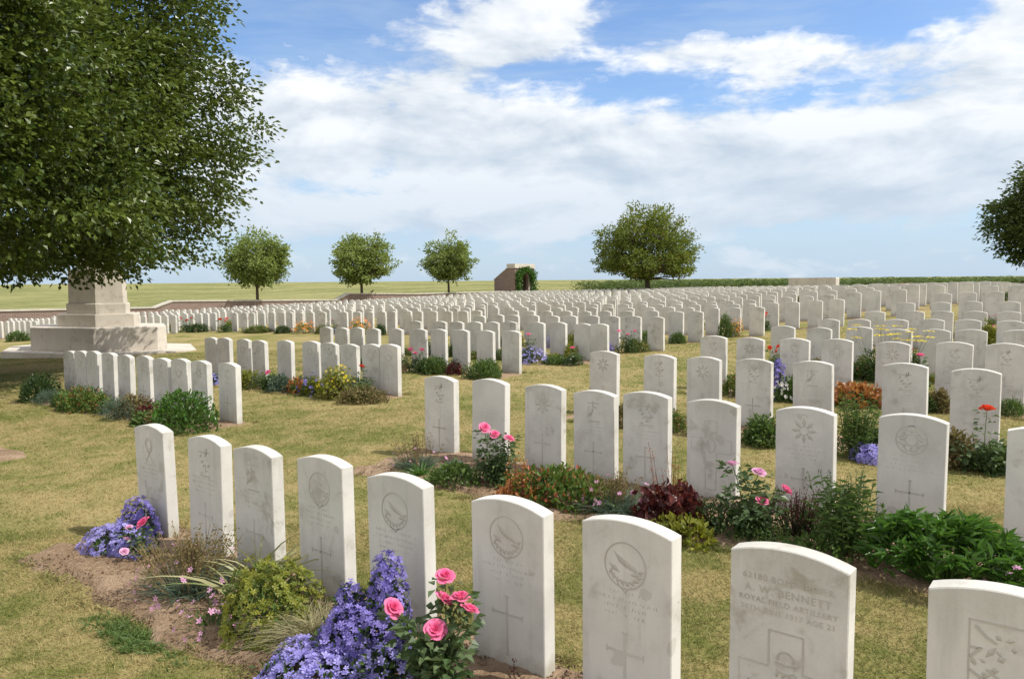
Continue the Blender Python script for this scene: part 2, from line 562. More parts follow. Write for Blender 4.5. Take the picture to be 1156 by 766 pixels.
def crop_mat():
    m, t = new_mat('ripening_crop')
    p = t.n('ShaderNodeNewGeometry').outputs['Position']
    a = t.noise(t.vscale(p, (.05, .03, 0)), 1.0, 7, .65)
    b = t.noise(p, .5, 6, .7)
    c = t.noise(p, 3.0, 4, .7)
    col = t.mix(t.ramp(t.m('ADD', t.m('MULTIPLY', a, .6), t.m('MULTIPLY', b, .4)), .40, .62), c4(.135, .155, .050), c4(.31, .29, .125))
    col = t.mix(t.m('MULTIPLY', t.ramp(c, .45, .7), .5), col, c4(.38, .36, .17))
    bp = t.n('ShaderNodeBump', inp={'Strength': .8, 'Distance': .25, 'Height': t.m('ADD', c, b)})
    pr = t.n('ShaderNodeBsdfPrincipled', inp={'Base Color': col, 'Roughness': .95, 'Specular IOR Level': .05, 'Normal': bp.outputs[0]})
    finish(t, pr.outputs[0])
    return m


def soil_mat():
    m, t = new_mat('dry_soil')
    p = t.n('ShaderNodeNewGeometry').outputs['Position']
    a = t.noise(p, 3.0, 5, .6)
    b = t.noise(p, 40, 5, .7)
    c = t.noise(p, 9, 4, .6)
    col = t.mix(t.ramp(a, .35, .65), c4(.27, .185, .115), c4(.42, .30, .20))
    col = t.mix(t.m('MULTIPLY', t.ramp(b, .52, .72), .6), col, c4(.54, .42, .30))
    col = t.mix(t.m('MULTIPLY', t.ramp(c, .48, .28), .5), col, c4(.14, .09, .055))
    bp = t.n('ShaderNodeBump', inp={'Strength': 1.0, 'Distance': .035, 'Height': t.m('ADD', b, t.m('MULTIPLY', c, .6))})
    pr = t.n('ShaderNodeBsdfPrincipled', inp={'Base Color': col, 'Roughness': .95, 'Specular IOR Level': .05, 'Normal': bp.outputs[0]})
    finish(t, pr.outputs[0])
    return m


M_LAWN, M_CROP, M_SOIL = ground_mat(), crop_mat(), soil_mat()
def grass_mat():
    m, t = new_mat('grass_blades')
    p = t.n('ShaderNodeNewGeometry').outputs['Position']
    a = t.noise(p, .55, 6, .62)
    b = t.noise(p, 3.2, 6, .65, .5)
    at = t.n('ShaderNodeAttribute', attribute_name='tint').outputs['Fac']
    fac = t.m('ADD', t.m('MULTIPLY', a, .65), t.m('MULTIPLY', b, .55))
    dry = t.m('ADD', t.ramp(fac, .43, .73), t.m('MULTIPLY', t.m('SUBTRACT', at, .5), 1.1), clamp=True)
    col = t.mix(dry, c4(.142, .176, .040), c4(.42, .335, .155))
    pr = t.n('ShaderNodeBsdfPrincipled', inp={'Base Color': col, 'Roughness': .6, 'Specular IOR Level': .15})
    tl = t.n('ShaderNodeBsdfTranslucent', inp={0: col})
    finish(t, t.n('ShaderNodeMixShader', inp={0: .3, 1: pr.outputs[0], 2: tl.outputs[0]}).outputs[0])
    return m


L_GRASS = grass_mat()
L_WHEAT = leaf_mat('crop_stalks', (.15, .165, .045), (.32, .29, .10), .25, .7, .1)
L_CORN = leaf_mat('corn_leaves', (.065, .105, .03), (.14, .185, .06), .3, .5, .2)
L_TREE = leaf_mat('tree_leaves', (.026, .056, .009), (.135, .18, .03), .24, .36, .45, (.18, .24, .03))
L_TREE2 = leaf_mat('young_tree_leaves', (.125, .175, .045), (.29, .34, .11), .36, .5, .25)
L_LIME = leaf_mat('linden_leaves', (.080, .115, .020), (.20, .235, .042), .34, .5, .25, None, (.27, .19, .05))
L_DTREE = leaf_mat('dark_tree_leaves', (.04, .066, .016), (.105, .14, .03), .28, .5, .25)
L_GREEN = leaf_mat('glossy_green_leaves', (.04, .11, .018), (.105, .21, .036), .3, .35, .45)
L_MID = leaf_mat('mid_green_leaves', (.055, .105, .026), (.125, .19, .05), .3, .5, .3)
L_DARK = leaf_mat('dark_green_leaves', (.030, .062, .018), (.075, .12, .033), .26, .45, .35)
L_YG = leaf_mat('yellow_green_leaves', (.12, .15, .02), (.27, .27, .035), .28, .5, .3)
L_BLUEG = leaf_mat('blue_green_leaves', (.075, .12, .085), (.15, .20, .14), .2, .6, .2)
L_OLIVE = leaf_mat('dry_olive_leaves', (.10, .095, .035), (.24, .19, .085), .22, .6, .2)
L_ROSE = leaf_mat('rose_leaves', (.048, .092, .030), (.12, .17, .07), .26, .42, .4)
L_PURPLE = leaf_mat('dark_red_leaves', (.055, .014, .016), (.14, .035, .03), .22, .4, .4, (.25, .05, .03))
L_BRONZE = leaf_mat('bronze_leaves', (.26, .085, .03), (.48, .22, .075), .25, .45, .35)
L_MIXRED = leaf_mat('reddening_green_leaves', (.07, .13, .028), (.16, .22, .042), .25, .45, .3, None, (.34, .10, .055))
L_STRAP = leaf_mat('variegated_strap_leaves', (.13, .17, .05), (.50, .46, .26), .25, .45, .35)
L_FESC = leaf_mat('pale_fescue_blades', (.22, .21, .12), (.42, .37, .22), .25, .6, .2)
F_VIOL = leaf_mat('violet_blue_petals', (.24, .22, .53), (.46, .42, .80), .30, .6, .15, (.36, .32, .8))
F_VIOLD = leaf_mat('deep_violet_petals', (.15, .125, .39), (.31, .26, .62), .25, .6, .15, (.24, .2, .6))
F_PINK = leaf_mat('pink_petals', (.70, .065, .22), (.88, .24, .42), .30, .5, .2, (.9, .22, .4))
F_LPINK = leaf_mat('pale_pink_petals', (.60, .25, .46), (.80, .48, .66), .30, .5, .2, (.8, .45, .6))
F_RED = leaf_mat('red_petals', (.62, .02, .012), (.85, .09, .04), .25, .5, .2, (.9, .1, .04))
F_YEL = leaf_mat('yellow_petals', (.62, .46, .02), (.85, .70, .05), .2, .6, .15)
F_WHITE = leaf_mat('white_petals', (.70, .66, .66), (.85, .80, .82), .3, .6, .15)
F_ORANGE = leaf_mat('orange_petals', (.72, .22, .05), (.85, .40, .10), .3, .5, .15)

# ------------------------------------------------------------------ ground sheets
def spaced(a, b, fine, growth):
    """coordinates from a to b: fine around zero, wider further out"""
    pos = [0.0]
    st = fine
    while pos[-1] < b:
        pos.append(pos[-1] + st)
        st *= growth
    neg = [0.0]
    st = fine
    while neg[-1] > a:
        neg.append(neg[-1] - st)
        st *= growth
    return np.array(sorted(set(neg[1:] + pos)))


xs = spaced(-3000, 3000, .5, 1.045)
ys = spaced(-400, 4000, .5, 1.045)
gx, gy = np.meshgrid(xs, ys)
gz = terr(gx, gy)
nx, ny = len(xs), len(ys)
idx = np.arange(nx * ny).reshape(ny, nx)
quad = np.stack([idx[:-1, :-1], idx[:-1, 1:], idx[1:, 1:], idx[1:, :-1]], -1).reshape(-1, 4)
mb = MB()
mb.add(np.stack([gx, gy, gz], -1).reshape(-1, 3), quad)
tag(mb.build('ground', M_LAWN, smooth=True), kind='structure')

# crop standing outside the wall: a raised sheet in the cemetery's axes with a sheer edge
def crop_sheet(name, al0, al1, of0, of1, h, skip=None):
    def sp(a, b):
        out = [a]
        st = .6
        sgn = 1 if b > a else -1
        while (b - out[-1]) * sgn > 0:
            out.append(out[-1] + st * sgn)
            st *= 1.06
        return np.array(out)
    A = sp(al1, al0)
    O = np.array(sorted(sp(of0, of1)))
    ga, go = np.meshgrid(A, O)
    x = ga * E[0] + go * N[0]
    y = ga * E[1] + go * N[1]
    rr = np.hypot(x, y)
    hh = h * (1 + .16 * np.random.default_rng(8).uniform(-1, 1, x.shape) * np.exp(-rr / 120))
    z = terr(x, y) + hh
    z[:, 0] = terr(x, y)[:, 0] + .02
    z[0, :] = terr(x, y)[0, :] + .02
    n_a, n_o = len(A), len(O)
    ix = np.arange(n_a * n_o).reshape(n_o, n_a)
    q = np.stack([ix[:-1, :-1], ix[:-1, 1:], ix[1:, 1:], ix[1:, :-1]], -1).reshape(-1, 4)
    m = MB()
    m.add(np.stack([x, y, z], -1).reshape(-1, 3), q)
    return tag(m.build(name, M_CROP, smooth=True), kind='structure')


crop_sheet('crop_field', -1500, WALL_AL - .9, -60, 2200, .55)

# beds of bare soil under the headstones
def soil_bed(al0, al1, off0, off1, step=.05, amp=.018, seed=1):
    rng = np.random.default_rng(seed)
    na = max(3, int((al1 - al0) / step) + 1)
    no = max(3, int((off1 - off0) / step) + 1)
    A = np.linspace(al0, al1, na)
    O = np.linspace(0, 1, no)
    ph = rng.uniform(0, 6, 8)
    lo = off0 + .05 * np.sin(A * 3.1 + ph[0]) + .035 * np.sin(A * 7.7 + ph[1]) + .02 * np.sin(A * 17 + ph[2])
    hi = off1 + .03 * np.sin(A * 3.7 + ph[3]) + .02 * np.sin(A * 9.1 + ph[4])
    ga = np.repeat(A[None, :], no, 0)
    ga = ga + (.04 * np.sin(O * 9 + ph[5]) + .03 * np.sin(O * 23 + ph[6]))[:, None] * (np.abs(np.linspace(-1, 1, na)) ** 8)[None, :]
    go = lo[None, :] + (hi - lo)[None, :] * O[:, None]
    x = ga * E[0] + go * N[0]
    y = ga * E[1] + go * N[1]
    edge = np.minimum(np.minimum(O[:, None], 1 - O[:, None]) * no / 2.0, np.minimum(np.arange(na), na - 1 - np.arange(na))[None, :] / 2.0)
    edge = np.clip(edge, 0, 1)
    z = terr(x, y) - .012 + edge * (.034 + amp * (rng.uniform(0, 1, x.shape) ** 2 * .9 + .5 * np.sin(x * 9 + ph[7]) * np.sin(y * 11)))
    ix = np.arange(na * no).reshape(no, na)
    q = np.stack([ix[:-1, :-1], ix[:-1, 1:], ix[1:, 1:], ix[1:, :-1]], -1).reshape(-1, 4)
    m = MB()
    m.add(np.stack([x, y, z], -1).reshape(-1, 3), q)
    return tag(m.build('flower_bed', M_SOIL, smooth=True), kind='structure')


#@@ROWS
# ------------------------------------------------------------------ the rows of headstones
ROWS = [   # name of the row, offset, plot, positions along the row (left to right)
    ('S', 2.42, 'R', [-4.98, -4.34, -3.81, -3.21, -2.62, -1.96, -1.39, -.81, -.21]),
    ('T', 5.15, 'R', [-4.99, -4.37, -3.78, -3.27, -2.80, -2.27, -1.62, -.98, -.29]),
    ('W', 5.03, 'L', [-12.92, -12.48, -12.06, -11.55, -11.03, -10.46, -9.96, -9.51, -9.02, -8.40]),
    ('X', 7.50, 'L', [-13.02, -12.57, -11.96, -11.50, -10.76, -10.08, -9.62, -9.14, -8.64, -8.23]),
    ('U', 7.80, 'R', [-4.82, -4.09, -3.54, -2.98, -2.37, -1.55, -.98, -.40]),
    ('V', 10.30, 'R', [-4.53, -4.00, -3.39, -2.85, -2.19, -1.53, -1.01, -.45]),
    ('Z', 10.25, 'L', [-13.24, -12.72, -12.23, -11.75, -11.08, -10.41, -9.92, -9.37, -8.76, -8.18]),
    ('Z2', 12.45, 'L', [-12.77, -11.98, -11.47, -10.94, -10.46, -9.98, -9.27, -8.74, -8.17, -7.78]),
    ('V2', 12.60, 'R', [-4.34, -3.77, -3.16, -2.61, -2.11, -1.66, -1.09, -.5]),
    ('V3', 14.80, 'R', [-4.25, -3.72, -3.10, -2.55, -2.0, -1.4, -.9, -.3]),
    ('Z3', 14.85, 'L', [-12.9, -12.3, -11.8, -11.2, -10.6, -10.1, -9.5, -8.95, -8.4, -7.85]),
]
rr = random.Random(5)
offs = [17.05, 19.25, 21.4, 23.6, 25.7, 27.8, 29.9, 32.0, 34.1, 36.2, 38.3, 40.4, 42.5, 44.6, 46.7, 48.8, 50.9, 53.0]
PLOTS = [('A', -42.0, -35.6), ('B', -34.9, -28.9), ('C', -28.0, -21.9), ('D', -21.2, -14.6), ('L', -13.9, -7.6), ('R', -4.5, 1.0)]
for o in (11.9, 13.7, 15.6):
    ROWS.append(('LL%.1f' % o, o, 'B', [-41.5 + .62 * k + rr.uniform(-.05, .05) for k in range(14)]))
ROWS.append(('LR15.6', 15.6, 'C', [-32.8 + .6 * k + rr.uniform(-.05, .05) for k in range(6)]))
for o in offs:
    for nm, a0, a1 in PLOTS:
        if nm == 'L':
            a1 = {17.05: -7.6, 19.25: -7.0, 21.4: -5.6, 23.6: -4.6, 25.7: -4.0}.get(o, -3.6)
        if nm == 'R':
            a0 = {17.05: -4.2, 19.25: -4.1, 21.4: -3.8, 23.6: -3.0}.get(o, -2.4)
        k = int(round((a1 - a0) / .61))
        ROWS.append(('%s%.1f' % (nm, o), o, nm, [a0 + (a1 - a0) * (j + .5) / k + rr.uniform(-.07, .07) for j in range(k)]))


def headstone_mesh(name, mat, w_=.38, hs=.7085, rise=.034, t_=.076, bev=.0035, seg=14, mb=None, at=None):
    own = mb is None
    mb = mb or MB()
    R = ((w_ / 2) ** 2 + rise ** 2) / (2 * rise)
    a = math.asin(w_ / 2 / R)
    top = [(R * math.sin(q), hs + rise - R + R * math.cos(q)) for q in np.linspace(a, -a, seg + 1)]
    out = np.array([(-w_ / 2, -.12), (w_ / 2, -.12)] + top)
    c = np.array([0, hs * .5])
    ins = out.copy()
    ins[:, 0] *= (w_ / 2 - bev) / (w_ / 2)
    ins[2:, 1] -= bev
    n = len(out)
    rings = [(ins, 0), (out, bev), (out, t_ - bev), (ins, t_)]
    V = np.concatenate([np.column_stack([p[:, 0], np.full(n, y), p[:, 1]]) for p, y in rings])
    if at is not None:
        x0, y0, z0, rz = at
        cs, sn = math.cos(rz), math.sin(rz)
        V = np.column_stack([x0 + V[:, 0] * cs - V[:, 1] * sn, y0 + V[:, 0] * sn + V[:, 1] * cs, z0 + V[:, 2]])
    F = [(k * n + i, k * n + (i + 1) % n, (k + 1) * n + (i + 1) % n, (k + 1) * n + i) for k in range(3) for i in range(n)]
    mb.add(V, F)
    mb.add(V, [tuple(range(n))])
    mb.add(V, [tuple(range(4 * n - 1, 3 * n - 1, -1))])
    if own:
        return mb.mesh(name, mat)


def ribbon(mb, pts, wd, d=.0016, closed=False):
    """a carved line on the front face (x, z points), its edges standing a little proud"""
    P = np.asarray(pts, float)
    if closed:
        P = np.vstack([P, P[:1]])
    T = unit(np.gradient(P, axis=0))
    Nn = np.column_stack([-T[:, 1], T[:, 0]])
    n = len(P)
    L, Rr = P + Nn * wd / 2, P - Nn * wd / 2
    V = np.concatenate([np.column_stack([q[:, 0], np.full(n, y), q[:, 1]]) for q, y in ((L, .001), (L, -d), (Rr, -d), (Rr, .001))])
    F = [(k * n + i, k * n + i + 1, (k + 1) * n + i + 1, (k + 1) * n + i) for k in range(3) for i in range(n - 1)]
    mb.add(V, F)


def circle(cx, cz, r, n=36, a0=0, a1=2 * PI, sq=1.0):
    q = np.linspace(a0, a1, n)
    return np.column_stack([cx + r * np.cos(q), cz + r * sq * np.sin(q)])


def lens(mb, p, q, wd):
    """a pointed lens (leaf, feather) as a raised facet"""
    p, q = np.array(p, float), np.array(q, float)
    d = q - p
    nrm = np.array([-d[1], d[0]]) / (np.hypot(*d) + 1e-9)
    m = (p + q) / 2
    pts = [p, m - nrm * wd / 2, q, m + nrm * wd / 2]
    V = [(a[0], -.0004, a[1]) for a in pts] + [(m[0], -.0034, m[1])]
    mb.add(V, [(0, 1, 4), (1, 2, 4), (2, 3, 4), (3, 0, 4)])


def emblem_mesh(kind, seed=0):
    rng = random.Random(seed)
    mb = MB()
    cz = .583
    if kind == 'wreath':
        ribbon(mb, circle(0, cz, .086, 40), .005, closed=False)
        for k in range(4):
            a = .5 + k * .33
            lens(mb, (-.05 + .02 * k, cz + .05 - .012 * k), (.01 + .018 * k, cz - .012 - .004 * k), .018)
        for k in range(9):
            a = PI * 1.1 + k * PI * .8 / 8
            lens(mb, (.055 * math.cos(a), cz + .055 * math.sin(a)), (.08 * math.cos(a + .25), cz + .08 * math.sin(a + .25)), .016)
        lens(mb, (-.07, cz + .0), (-.02, cz - .03), .02)
        lens(mb, (.02, cz - .03), (.075, cz - .02), .02)
        ribbon(mb, circle(0, cz + .02, .082, 16, PI * 1.22, PI * 1.78), .006)
        ribbon(mb, [(-.03, cz - .075), (0, cz - .098), (.03, cz - .075)], .006)
    elif kind == 'engineers':
        ribbon(mb, circle(0, cz, .088, 40), .005)
        ribbon(mb, circle(0, cz, .036, 24), .006)
        for sx in (-1, 1):
            ribbon(mb, [(sx * .075, cz - .02), (sx * .045, cz - .035), (sx * .03, cz - .06)], .007)
            ribbon(mb, [(sx * .078, cz + .012), (sx * .05, cz + .02), (sx * .04, cz + .045)], .007)
        ribbon(mb, [(-.035, cz + .055), (.035, cz + .055)], .007)
        ribbon(mb, [(-.032, cz - .068), (.032, cz - .068)], .007)
        ribbon(mb, circle(0, cz + .068, .022, 14, 0, PI), .006)
        for k in range(8):
            a = k * PI / 4
            lens(mb, (.04 * math.cos(a), cz + .04 * math.sin(a)), (.07 * math.cos(a), cz + .07 * math.sin(a)), .014)
    elif kind == 'ribbon_loop':
        ribbon(mb, circle(0, cz + .03, .045, 28), .007)
        ribbon(mb, circle(0, cz + .03, .030, 22), .005)
        ribbon(mb, [(-.02, cz - .01), (.015, cz - .05), (.05, cz - .09)], .009)
        ribbon(mb, [(.02, cz - .01), (-.015, cz - .05), (-.05, cz - .09)], .009)
    elif kind == 'badge_block':
        ribbon(mb, [(-.06, cz + .06), (.06, cz + .06)], .007)
        ribbon(mb, [(-.05, cz - .085), (.06, cz - .085)], .007)
        for k in range(10):
            x, z = rng.uniform(-.055, .03), cz + rng.uniform(-.07, .035)
            lens(mb, (x, z), (x + rng.uniform(.01, .05), z + rng.uniform(-.02, .045)), rng.uniform(.01, .02))
        for k in range(4):
            x, z = rng.uniform(-.06, .04), cz + rng.uniform(-.07, .05)
            ribbon(mb, [(x, z), (x + .012, z + .02), (x + .006, z + .04)], .006)
    elif kind == 'star':
        for k in range(8):
            a = k * PI / 4
            lens(mb, (.02 * math.cos(a), cz + .02 * math.sin(a)), (.088 * math.cos(a), cz + .088 * math.sin(a)), .03)
        ribbon(mb, circle(0, cz, .030, 20), .006)
        ribbon(mb, circle(0, cz + .09, .020, 12, 0, PI), .006)
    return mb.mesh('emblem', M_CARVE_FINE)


def cross_mesh(kind='thin'):
    mb = MB()
    if kind == 'thin':
        ribbon(mb, [(0, .075), (0, .33)], .011)
        ribbon(mb, [(-.078, .253), (-.066, .253), (.066, .253), (.078, .253)], .011)
        for p in ((-.078, .253), (.078, .253)):
            ribbon(mb, [(p[0], p[1] - .012), (p[0], p[1] + .012)], .005)
        ribbon(mb, [(-.012, .33), (.012, .33)], .005)
        ribbon(mb, [(-.012, .075), (.012, .075)], .005)
    elif kind == 'broad':     # outline of a broad latin cross
        o = [(-.045, .60), (.045, .60), (.045, .47), (.155, .47), (.155, .375), (.045, .375), (.040, .10), (-.040, .10), (-.045, .375), (-.155, .375), (-.155, .47), (-.045, .47)]
        P = []
        for i in range(len(o)):
            a, b = np.array(o[i]), np.array(o[(i + 1) % len(o)])
            ribbon(mb, [a, (a + b) / 2, b], .0055)
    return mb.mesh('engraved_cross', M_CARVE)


def inscription_mesh(seed, z0=.475, rows=4):
    """weathered lines of lettering, too worn to read: only short broken strokes are left"""
    rng = random.Random(seed)
    mb = MB()
    for k in range(rows):
        z = z0 - .028 * k
        half = rng.uniform(.07, .145)
        x = -half
        while x < half:
            if rng.random() < .8:
                ribbon(mb, [(x, z + rng.uniform(-.003, .003)), (x + rng.uniform(-.004, .006), z + rng.uniform(.006, .013))], .0026, .0009)
            x += rng.uniform(.009, .018)
    return mb.mesh('inscription', M_CARVE_FINE)


def obj(name, me, parent=None):
    o = bpy.data.objects.new(name, me)
    COL.objects.link(o)
    if parent:
        o.parent = parent
    return o


def text_mesh(lines, mat):
    """real lettering for the stone that can still be read"""
    mb = MB()
    for txt, size, z, x in lines:
        cu = bpy.data.curves.new('lettering', 'FONT')
        cu.body = txt
        cu.size = size
        cu.align_x = 'CENTER'
        cu.space_character = 1.12
        cu.extrude = .0012
        cu.resolution_u = 3
        ob = bpy.data.objects.new('lettering', cu)
        COL.objects.link(ob)
        dg = bpy.context.evaluated_depsgraph_get()
        me = bpy.data.meshes.new_from_object(ob.evaluated_get(dg))
        V = np.empty(len(me.vertices) * 3)
        me.vertices.foreach_get('co', V)
        V = V.reshape(-1, 3)
        V2 = np.column_stack([V[:, 0] + x, -V[:, 2] - .0004, V[:, 1] + z])
        for p in me.polygons:
            mb_f = [tuple(p.vertices)]
            mb.f.append(np.array(mb_f) + mb.nv)
            mb.t.append(np.array([.5]))
        mb.v.append(V2)
        mb.nv += len(V2)
        bpy.data.objects.remove(ob)
        bpy.data.meshes.remove(me)
        bpy.data.curves.remove(cu)
    return mb.mesh('inscription', mat)


STONE_ME = [headstone_mesh('headstone', M_STONE), headstone_mesh('headstone', M_STONE, hs=.716, rise=.033), headstone_mesh('headstone', M_STONE, hs=.702, rise=.036)]
EM = {k: emblem_mesh(k, 3) for k in ('wreath', 'engineers', 'ribbon_loop', 'badge_block', 'star')}
EM2 = emblem_mesh('badge_block', 9)
CR = cross_mesh('thin')
CRB = cross_mesh('broad')
INS = [inscription_mesh(k) for k in range(5)]

ORD = ['first', 'second', 'third', 'fourth', 'fifth', 'sixth', 'seventh', 'eighth', 'ninth', 'tenth', 'eleventh', 'twelfth', 'thirteenth', 'fourteenth', 'fifteenth']
S_LABEL = ['white headstone with ribbon loop emblem behind purple flowers, at the end of the nearest row',
           'white headstone with a block badge behind the mound of small pink flowers',
           'white headstone with a block badge behind the striped strap leaves',
           'white headstone with round emblem behind the yellow green spurge bush',
           'white headstone with round emblem behind the tall violet bellflowers',
           'large white headstone with round emblem and cross right of the big pink rose',
           'large white headstone with round emblem and lichen spots, no flowers before it',
           'large white headstone with readable lettering above a broad cross and gun badge',
           'very large headstone cut by the lower right corner, carved panel on its face']
T_LABEL = ['plain white headstone at the left end of the second row, by a bright grass tuft',
           'white headstone in the second row behind the rose bush with three pink blooms',
           'grey stained white headstone with a star badge above the rusty red leaves',
           'blotchy stained white headstone in the second row above reddening green leaves',
           'stained white headstone in the second row behind thin red flower stalks',
           'white headstone with broad cross carved in panels, behind dark red leaves',
           'stained white headstone with star badge behind the pale pink roses',
           'clean white headstone with round crossed badge and cross behind the big leafy bush',
           'white headstone cut by the right edge of the photo, beside the red rose']
ROW_PHRASE = {'W': 'the short row in front of the stone memorial cross', 'X': 'the row with yellow spurge by the aisle',
              'U': 'the third row back on the right', 'V': 'the fourth row back on the right, with yellow yarrow', 'Z': 'the left plot row with pink roses',
              'Z2': 'the left plot row that ends by violet flowers', 'V2': 'the fifth row back on the right', 'V3': 'the sixth row back on the right', 'Z3': 'the left plot row beginning the massed stones'}
LOOK = ['pale clean headstone', 'grey weathered headstone', 'faintly stained headstone', 'pale worn headstone']

# which stones are in the picture, and how large they are in it
Fv, Rv, Uv = np.array(_f), np.array(_r), np.array(_u)


def to_px(p):
    d = np.asarray(p, float) - np.array([0, 0, CAM_Z])
    z = d @ Fv
    return 578 + 865.4 * (d @ Rv) / z, 383 - 865.4 * (d @ Uv) / z, z


cand = []
for (nm, off, plot, als) in ROWS:
    for i, al in enumerate(als):
        x, y = world_xy(al, off + rr.uniform(-.015, .015))
        z = float(terr(x, y))
        u, v, d = to_px((x, y, z + .5))
        if d < 1 or u < -140 - 250 / d or u > 1300:
            continue
        cand.append((d if -12 < u < 1168 else d + 500, nm, i, len(als), x, y, z, plot, off))
cand.sort(key=lambda c: c[0])
NEAR = {'S', 'T', 'W', 'X', 'U', 'V'}
bulk = MB()
hr = random.Random(3)
n_ind = 0
for d, nm, i, cnt, x, y, z, plot, off in cand:
    rz = TH + math.radians(hr.gauss(0, .7))
    dz = hr.gauss(0, .006)
    if n_ind >= 296:
        headstone_mesh('headstone', None, mb=bulk, at=(x, y, z + dz, rz), seg=6, bev=.002)
        continue
    n_ind += 1
    o = obj('headstone', hr.choice(STONE_ME))
    o.location = (x, y, z + dz)
    o.rotation_euler = (math.radians(hr.gauss(0, .35)), math.radians(hr.gauss(0, .35)), rz)
    grp = 'white headstones standing in rows on the lawn'
    if nm == 'S':
        lab = S_LABEL[i]
    elif nm == 'T':
        lab = T_LABEL[i]
    elif nm in ROW_PHRASE:
        lab = '%s, %s from the left in %s' % (LOOK[hr.randrange(4)], ORD[i], ROW_PHRASE[nm])
        if len(lab.split()) > 16:
            lab = 'headstone, %s from the left in %s' % (ORD[i], ROW_PHRASE[nm])
    else:
        side = {'A': 'by the brick wall', 'B': 'left of the memorial cross', 'C': 'just right of the memorial cross', 'D': 'below the three round trees', 'L': 'left of the grass aisle', 'R': 'right of the grass aisle'}[plot]
        lab = 'small distant white headstone in the massed rows %s' % side
        grp = 'distant headstones in the massed rows ' + side
    tag(o, lab, 'headstone', grp)
    if nm in NEAR:
        cross, emb, ins = CR, EM['wreath'], hr.choice(INS)
        if nm == 'S':
            emb = [EM['ribbon_loop'], EM['badge_block'], EM2, EM['wreath'], EM['wreath'], EM['wreath'], EM['wreath'], None, None][i]
        elif nm == 'T':
            emb = [EM['badge_block'], None, EM['star'], EM2, EM['badge_block'], None, EM['star'], EM['engineers'], EM['wreath']][i]
            if i == 5:
                cross, ins = CRB, None
        else:
            emb = hr.choice([EM['wreath'], EM['engineers'], EM['star'], EM2, EM['badge_block']])
        if nm == 'S' and i == 7:
            for ln in (('62180 BOMBARDIER', .030, .634, 0), ('A. W. BENNETT', .036, .592, 0), ('ROYAL FIELD ARTILLERY', .026, .559, 0), ('30TH JUNE 1917 AGE 21', .026, .526, 0)):
                obj('inscription_line', text_mesh([ln], M_CARVE_FINE), o)
            m = MB()
            for a, b in (((-.055, .475), (.055, .475)), ((-.055, .475), (-.055, .355)), ((.055, .475), (.055, .355)), ((-.155, .352), (-.055, .352)), ((.055, .352), (.155, .352)), ((-.155, .352), (-.155, .24)), ((.155, .352), (.155, .24)), ((-.155, .24), (-.05, .24)), ((.05, .24), (.155, .24)), ((-.05, .24), (-.045, .03)), ((.05, .24), (.045, .03))):
                ribbon(m, [a, ((a[0] + b[0]) / 2, (a[1] + b[1]) / 2), b], .006)
            obj('engraved_cross', m.mesh('engraved_cross', M_CARVE), o)
            m = MB()       # field gun, wheel, crown and scroll
            ribbon(m, circle(.02, .275, .036, 26), .006)
            for k in range(8):
                a = k * PI / 4
                ribbon(m, [(.02 + .006 * math.cos(a), .275 + .006 * math.sin(a)), (.02 + .033 * math.cos(a), .275 + .033 * math.sin(a))], .003)
            ribbon(m, [(-.115, .275), (-.02, .298), (.10, .330)], .014, .003)
            ribbon(m, [(.03, .262), (.085, .236), (.12, .225)], .009)
            ribbon(m, circle(0, .385, .026, 16, -.2, PI + .2), .007)
            ribbon(m, [(-.032, .372), (0, .366), (.032, .372)], .007)
            ribbon(m, [(-.03, .345), (0, .335), (.03, .345)], .007)
            ribbon(m, [(-.12, .29), (-.126, .262), (-.10, .238), (-.04, .226), (.02, .224)], .008)
            for k in range(4):
                lens(m, (-.03 + .02 * k, .318), (-.022 + .02 * k, .345), .012)
            obj('gun_badge', m.mesh('gun_badge', M_CARVE_FINE), o)
            continue
        if nm == 'S' and i == 8:
            m = MB()
            ribbon(m, [(-.085, .655), (0, .655), (.14, .655)], .006)
            ribbon(m, [(-.085, .655), (-.085, .42)], .004)
            ribbon(m, [(.14, .655), (.14, .42)], .004)
            q = random.Random(4)
            for k in range(26):
                xx, zz = q.uniform(-.075, .11), q.uniform(.42, .63)
                lens(m, (xx, zz), (xx + q.uniform(-.03, .04), zz + q.uniform(-.04, .02)), q.uniform(.010, .022))
            for pts in ([(-.07, .64), (-.045, .615), (-.02, .60)], [(-.08, .575), (-.055, .58), (-.08, .55), (-.068, .53)], [(-.04, .52), (-.01, .50), (.04, .478)], [(-.08, .51), (-.05, .49), (.0, .478), (.05, .46), (.1, .47)]):
                ribbon(m, pts, .007, .003)
            obj('carved_panel', m.mesh('carved_panel', M_CARVE_FINE), o)
            continue
        if emb:
            obj('emblem', emb, o)
        if nm == 'T' and i == 5:
            m = MB()
            ribbon(m, circle(0, .42, .034, 26, sq=1.35), .005)
            ribbon(m, [(-.022, .475), (0, .50), (.022, .475)], .005)
            obj('emblem', m.mesh('emblem', M_CARVE_FINE), o)
        if cross:
            obj('engraved_cross', cross, o)
        if ins:
            obj('inscription', ins, o)
if bulk.nv:
    tag(bulk.build('headstones', M_STONE_FAR), 'mass of tiny white headstones in the farthest rows below the field', 'headstones', None, 'stuff')

# beds
soil_bed(-5.28, .35, 2.42 - .72, 2.42 + .22, .035, .02, 1)
soil_bed(-5.30, .4, 5.15 - .92, 5.15 + .20, .04, .02, 2)
soil_bed(-14.4, -8.5, 2.55, 2.98, .08, .02, 3)
for k, (nm, off, plot, als) in enumerate(ROWS):
    if nm in ('S', 'T'):
        continue
    front = .62 if off < 11 else .42
    soil_bed(min(als) - .28, max(als) + .28, off - front, off + .17, .09 if off < 13 else .3, .012, 10 + k)

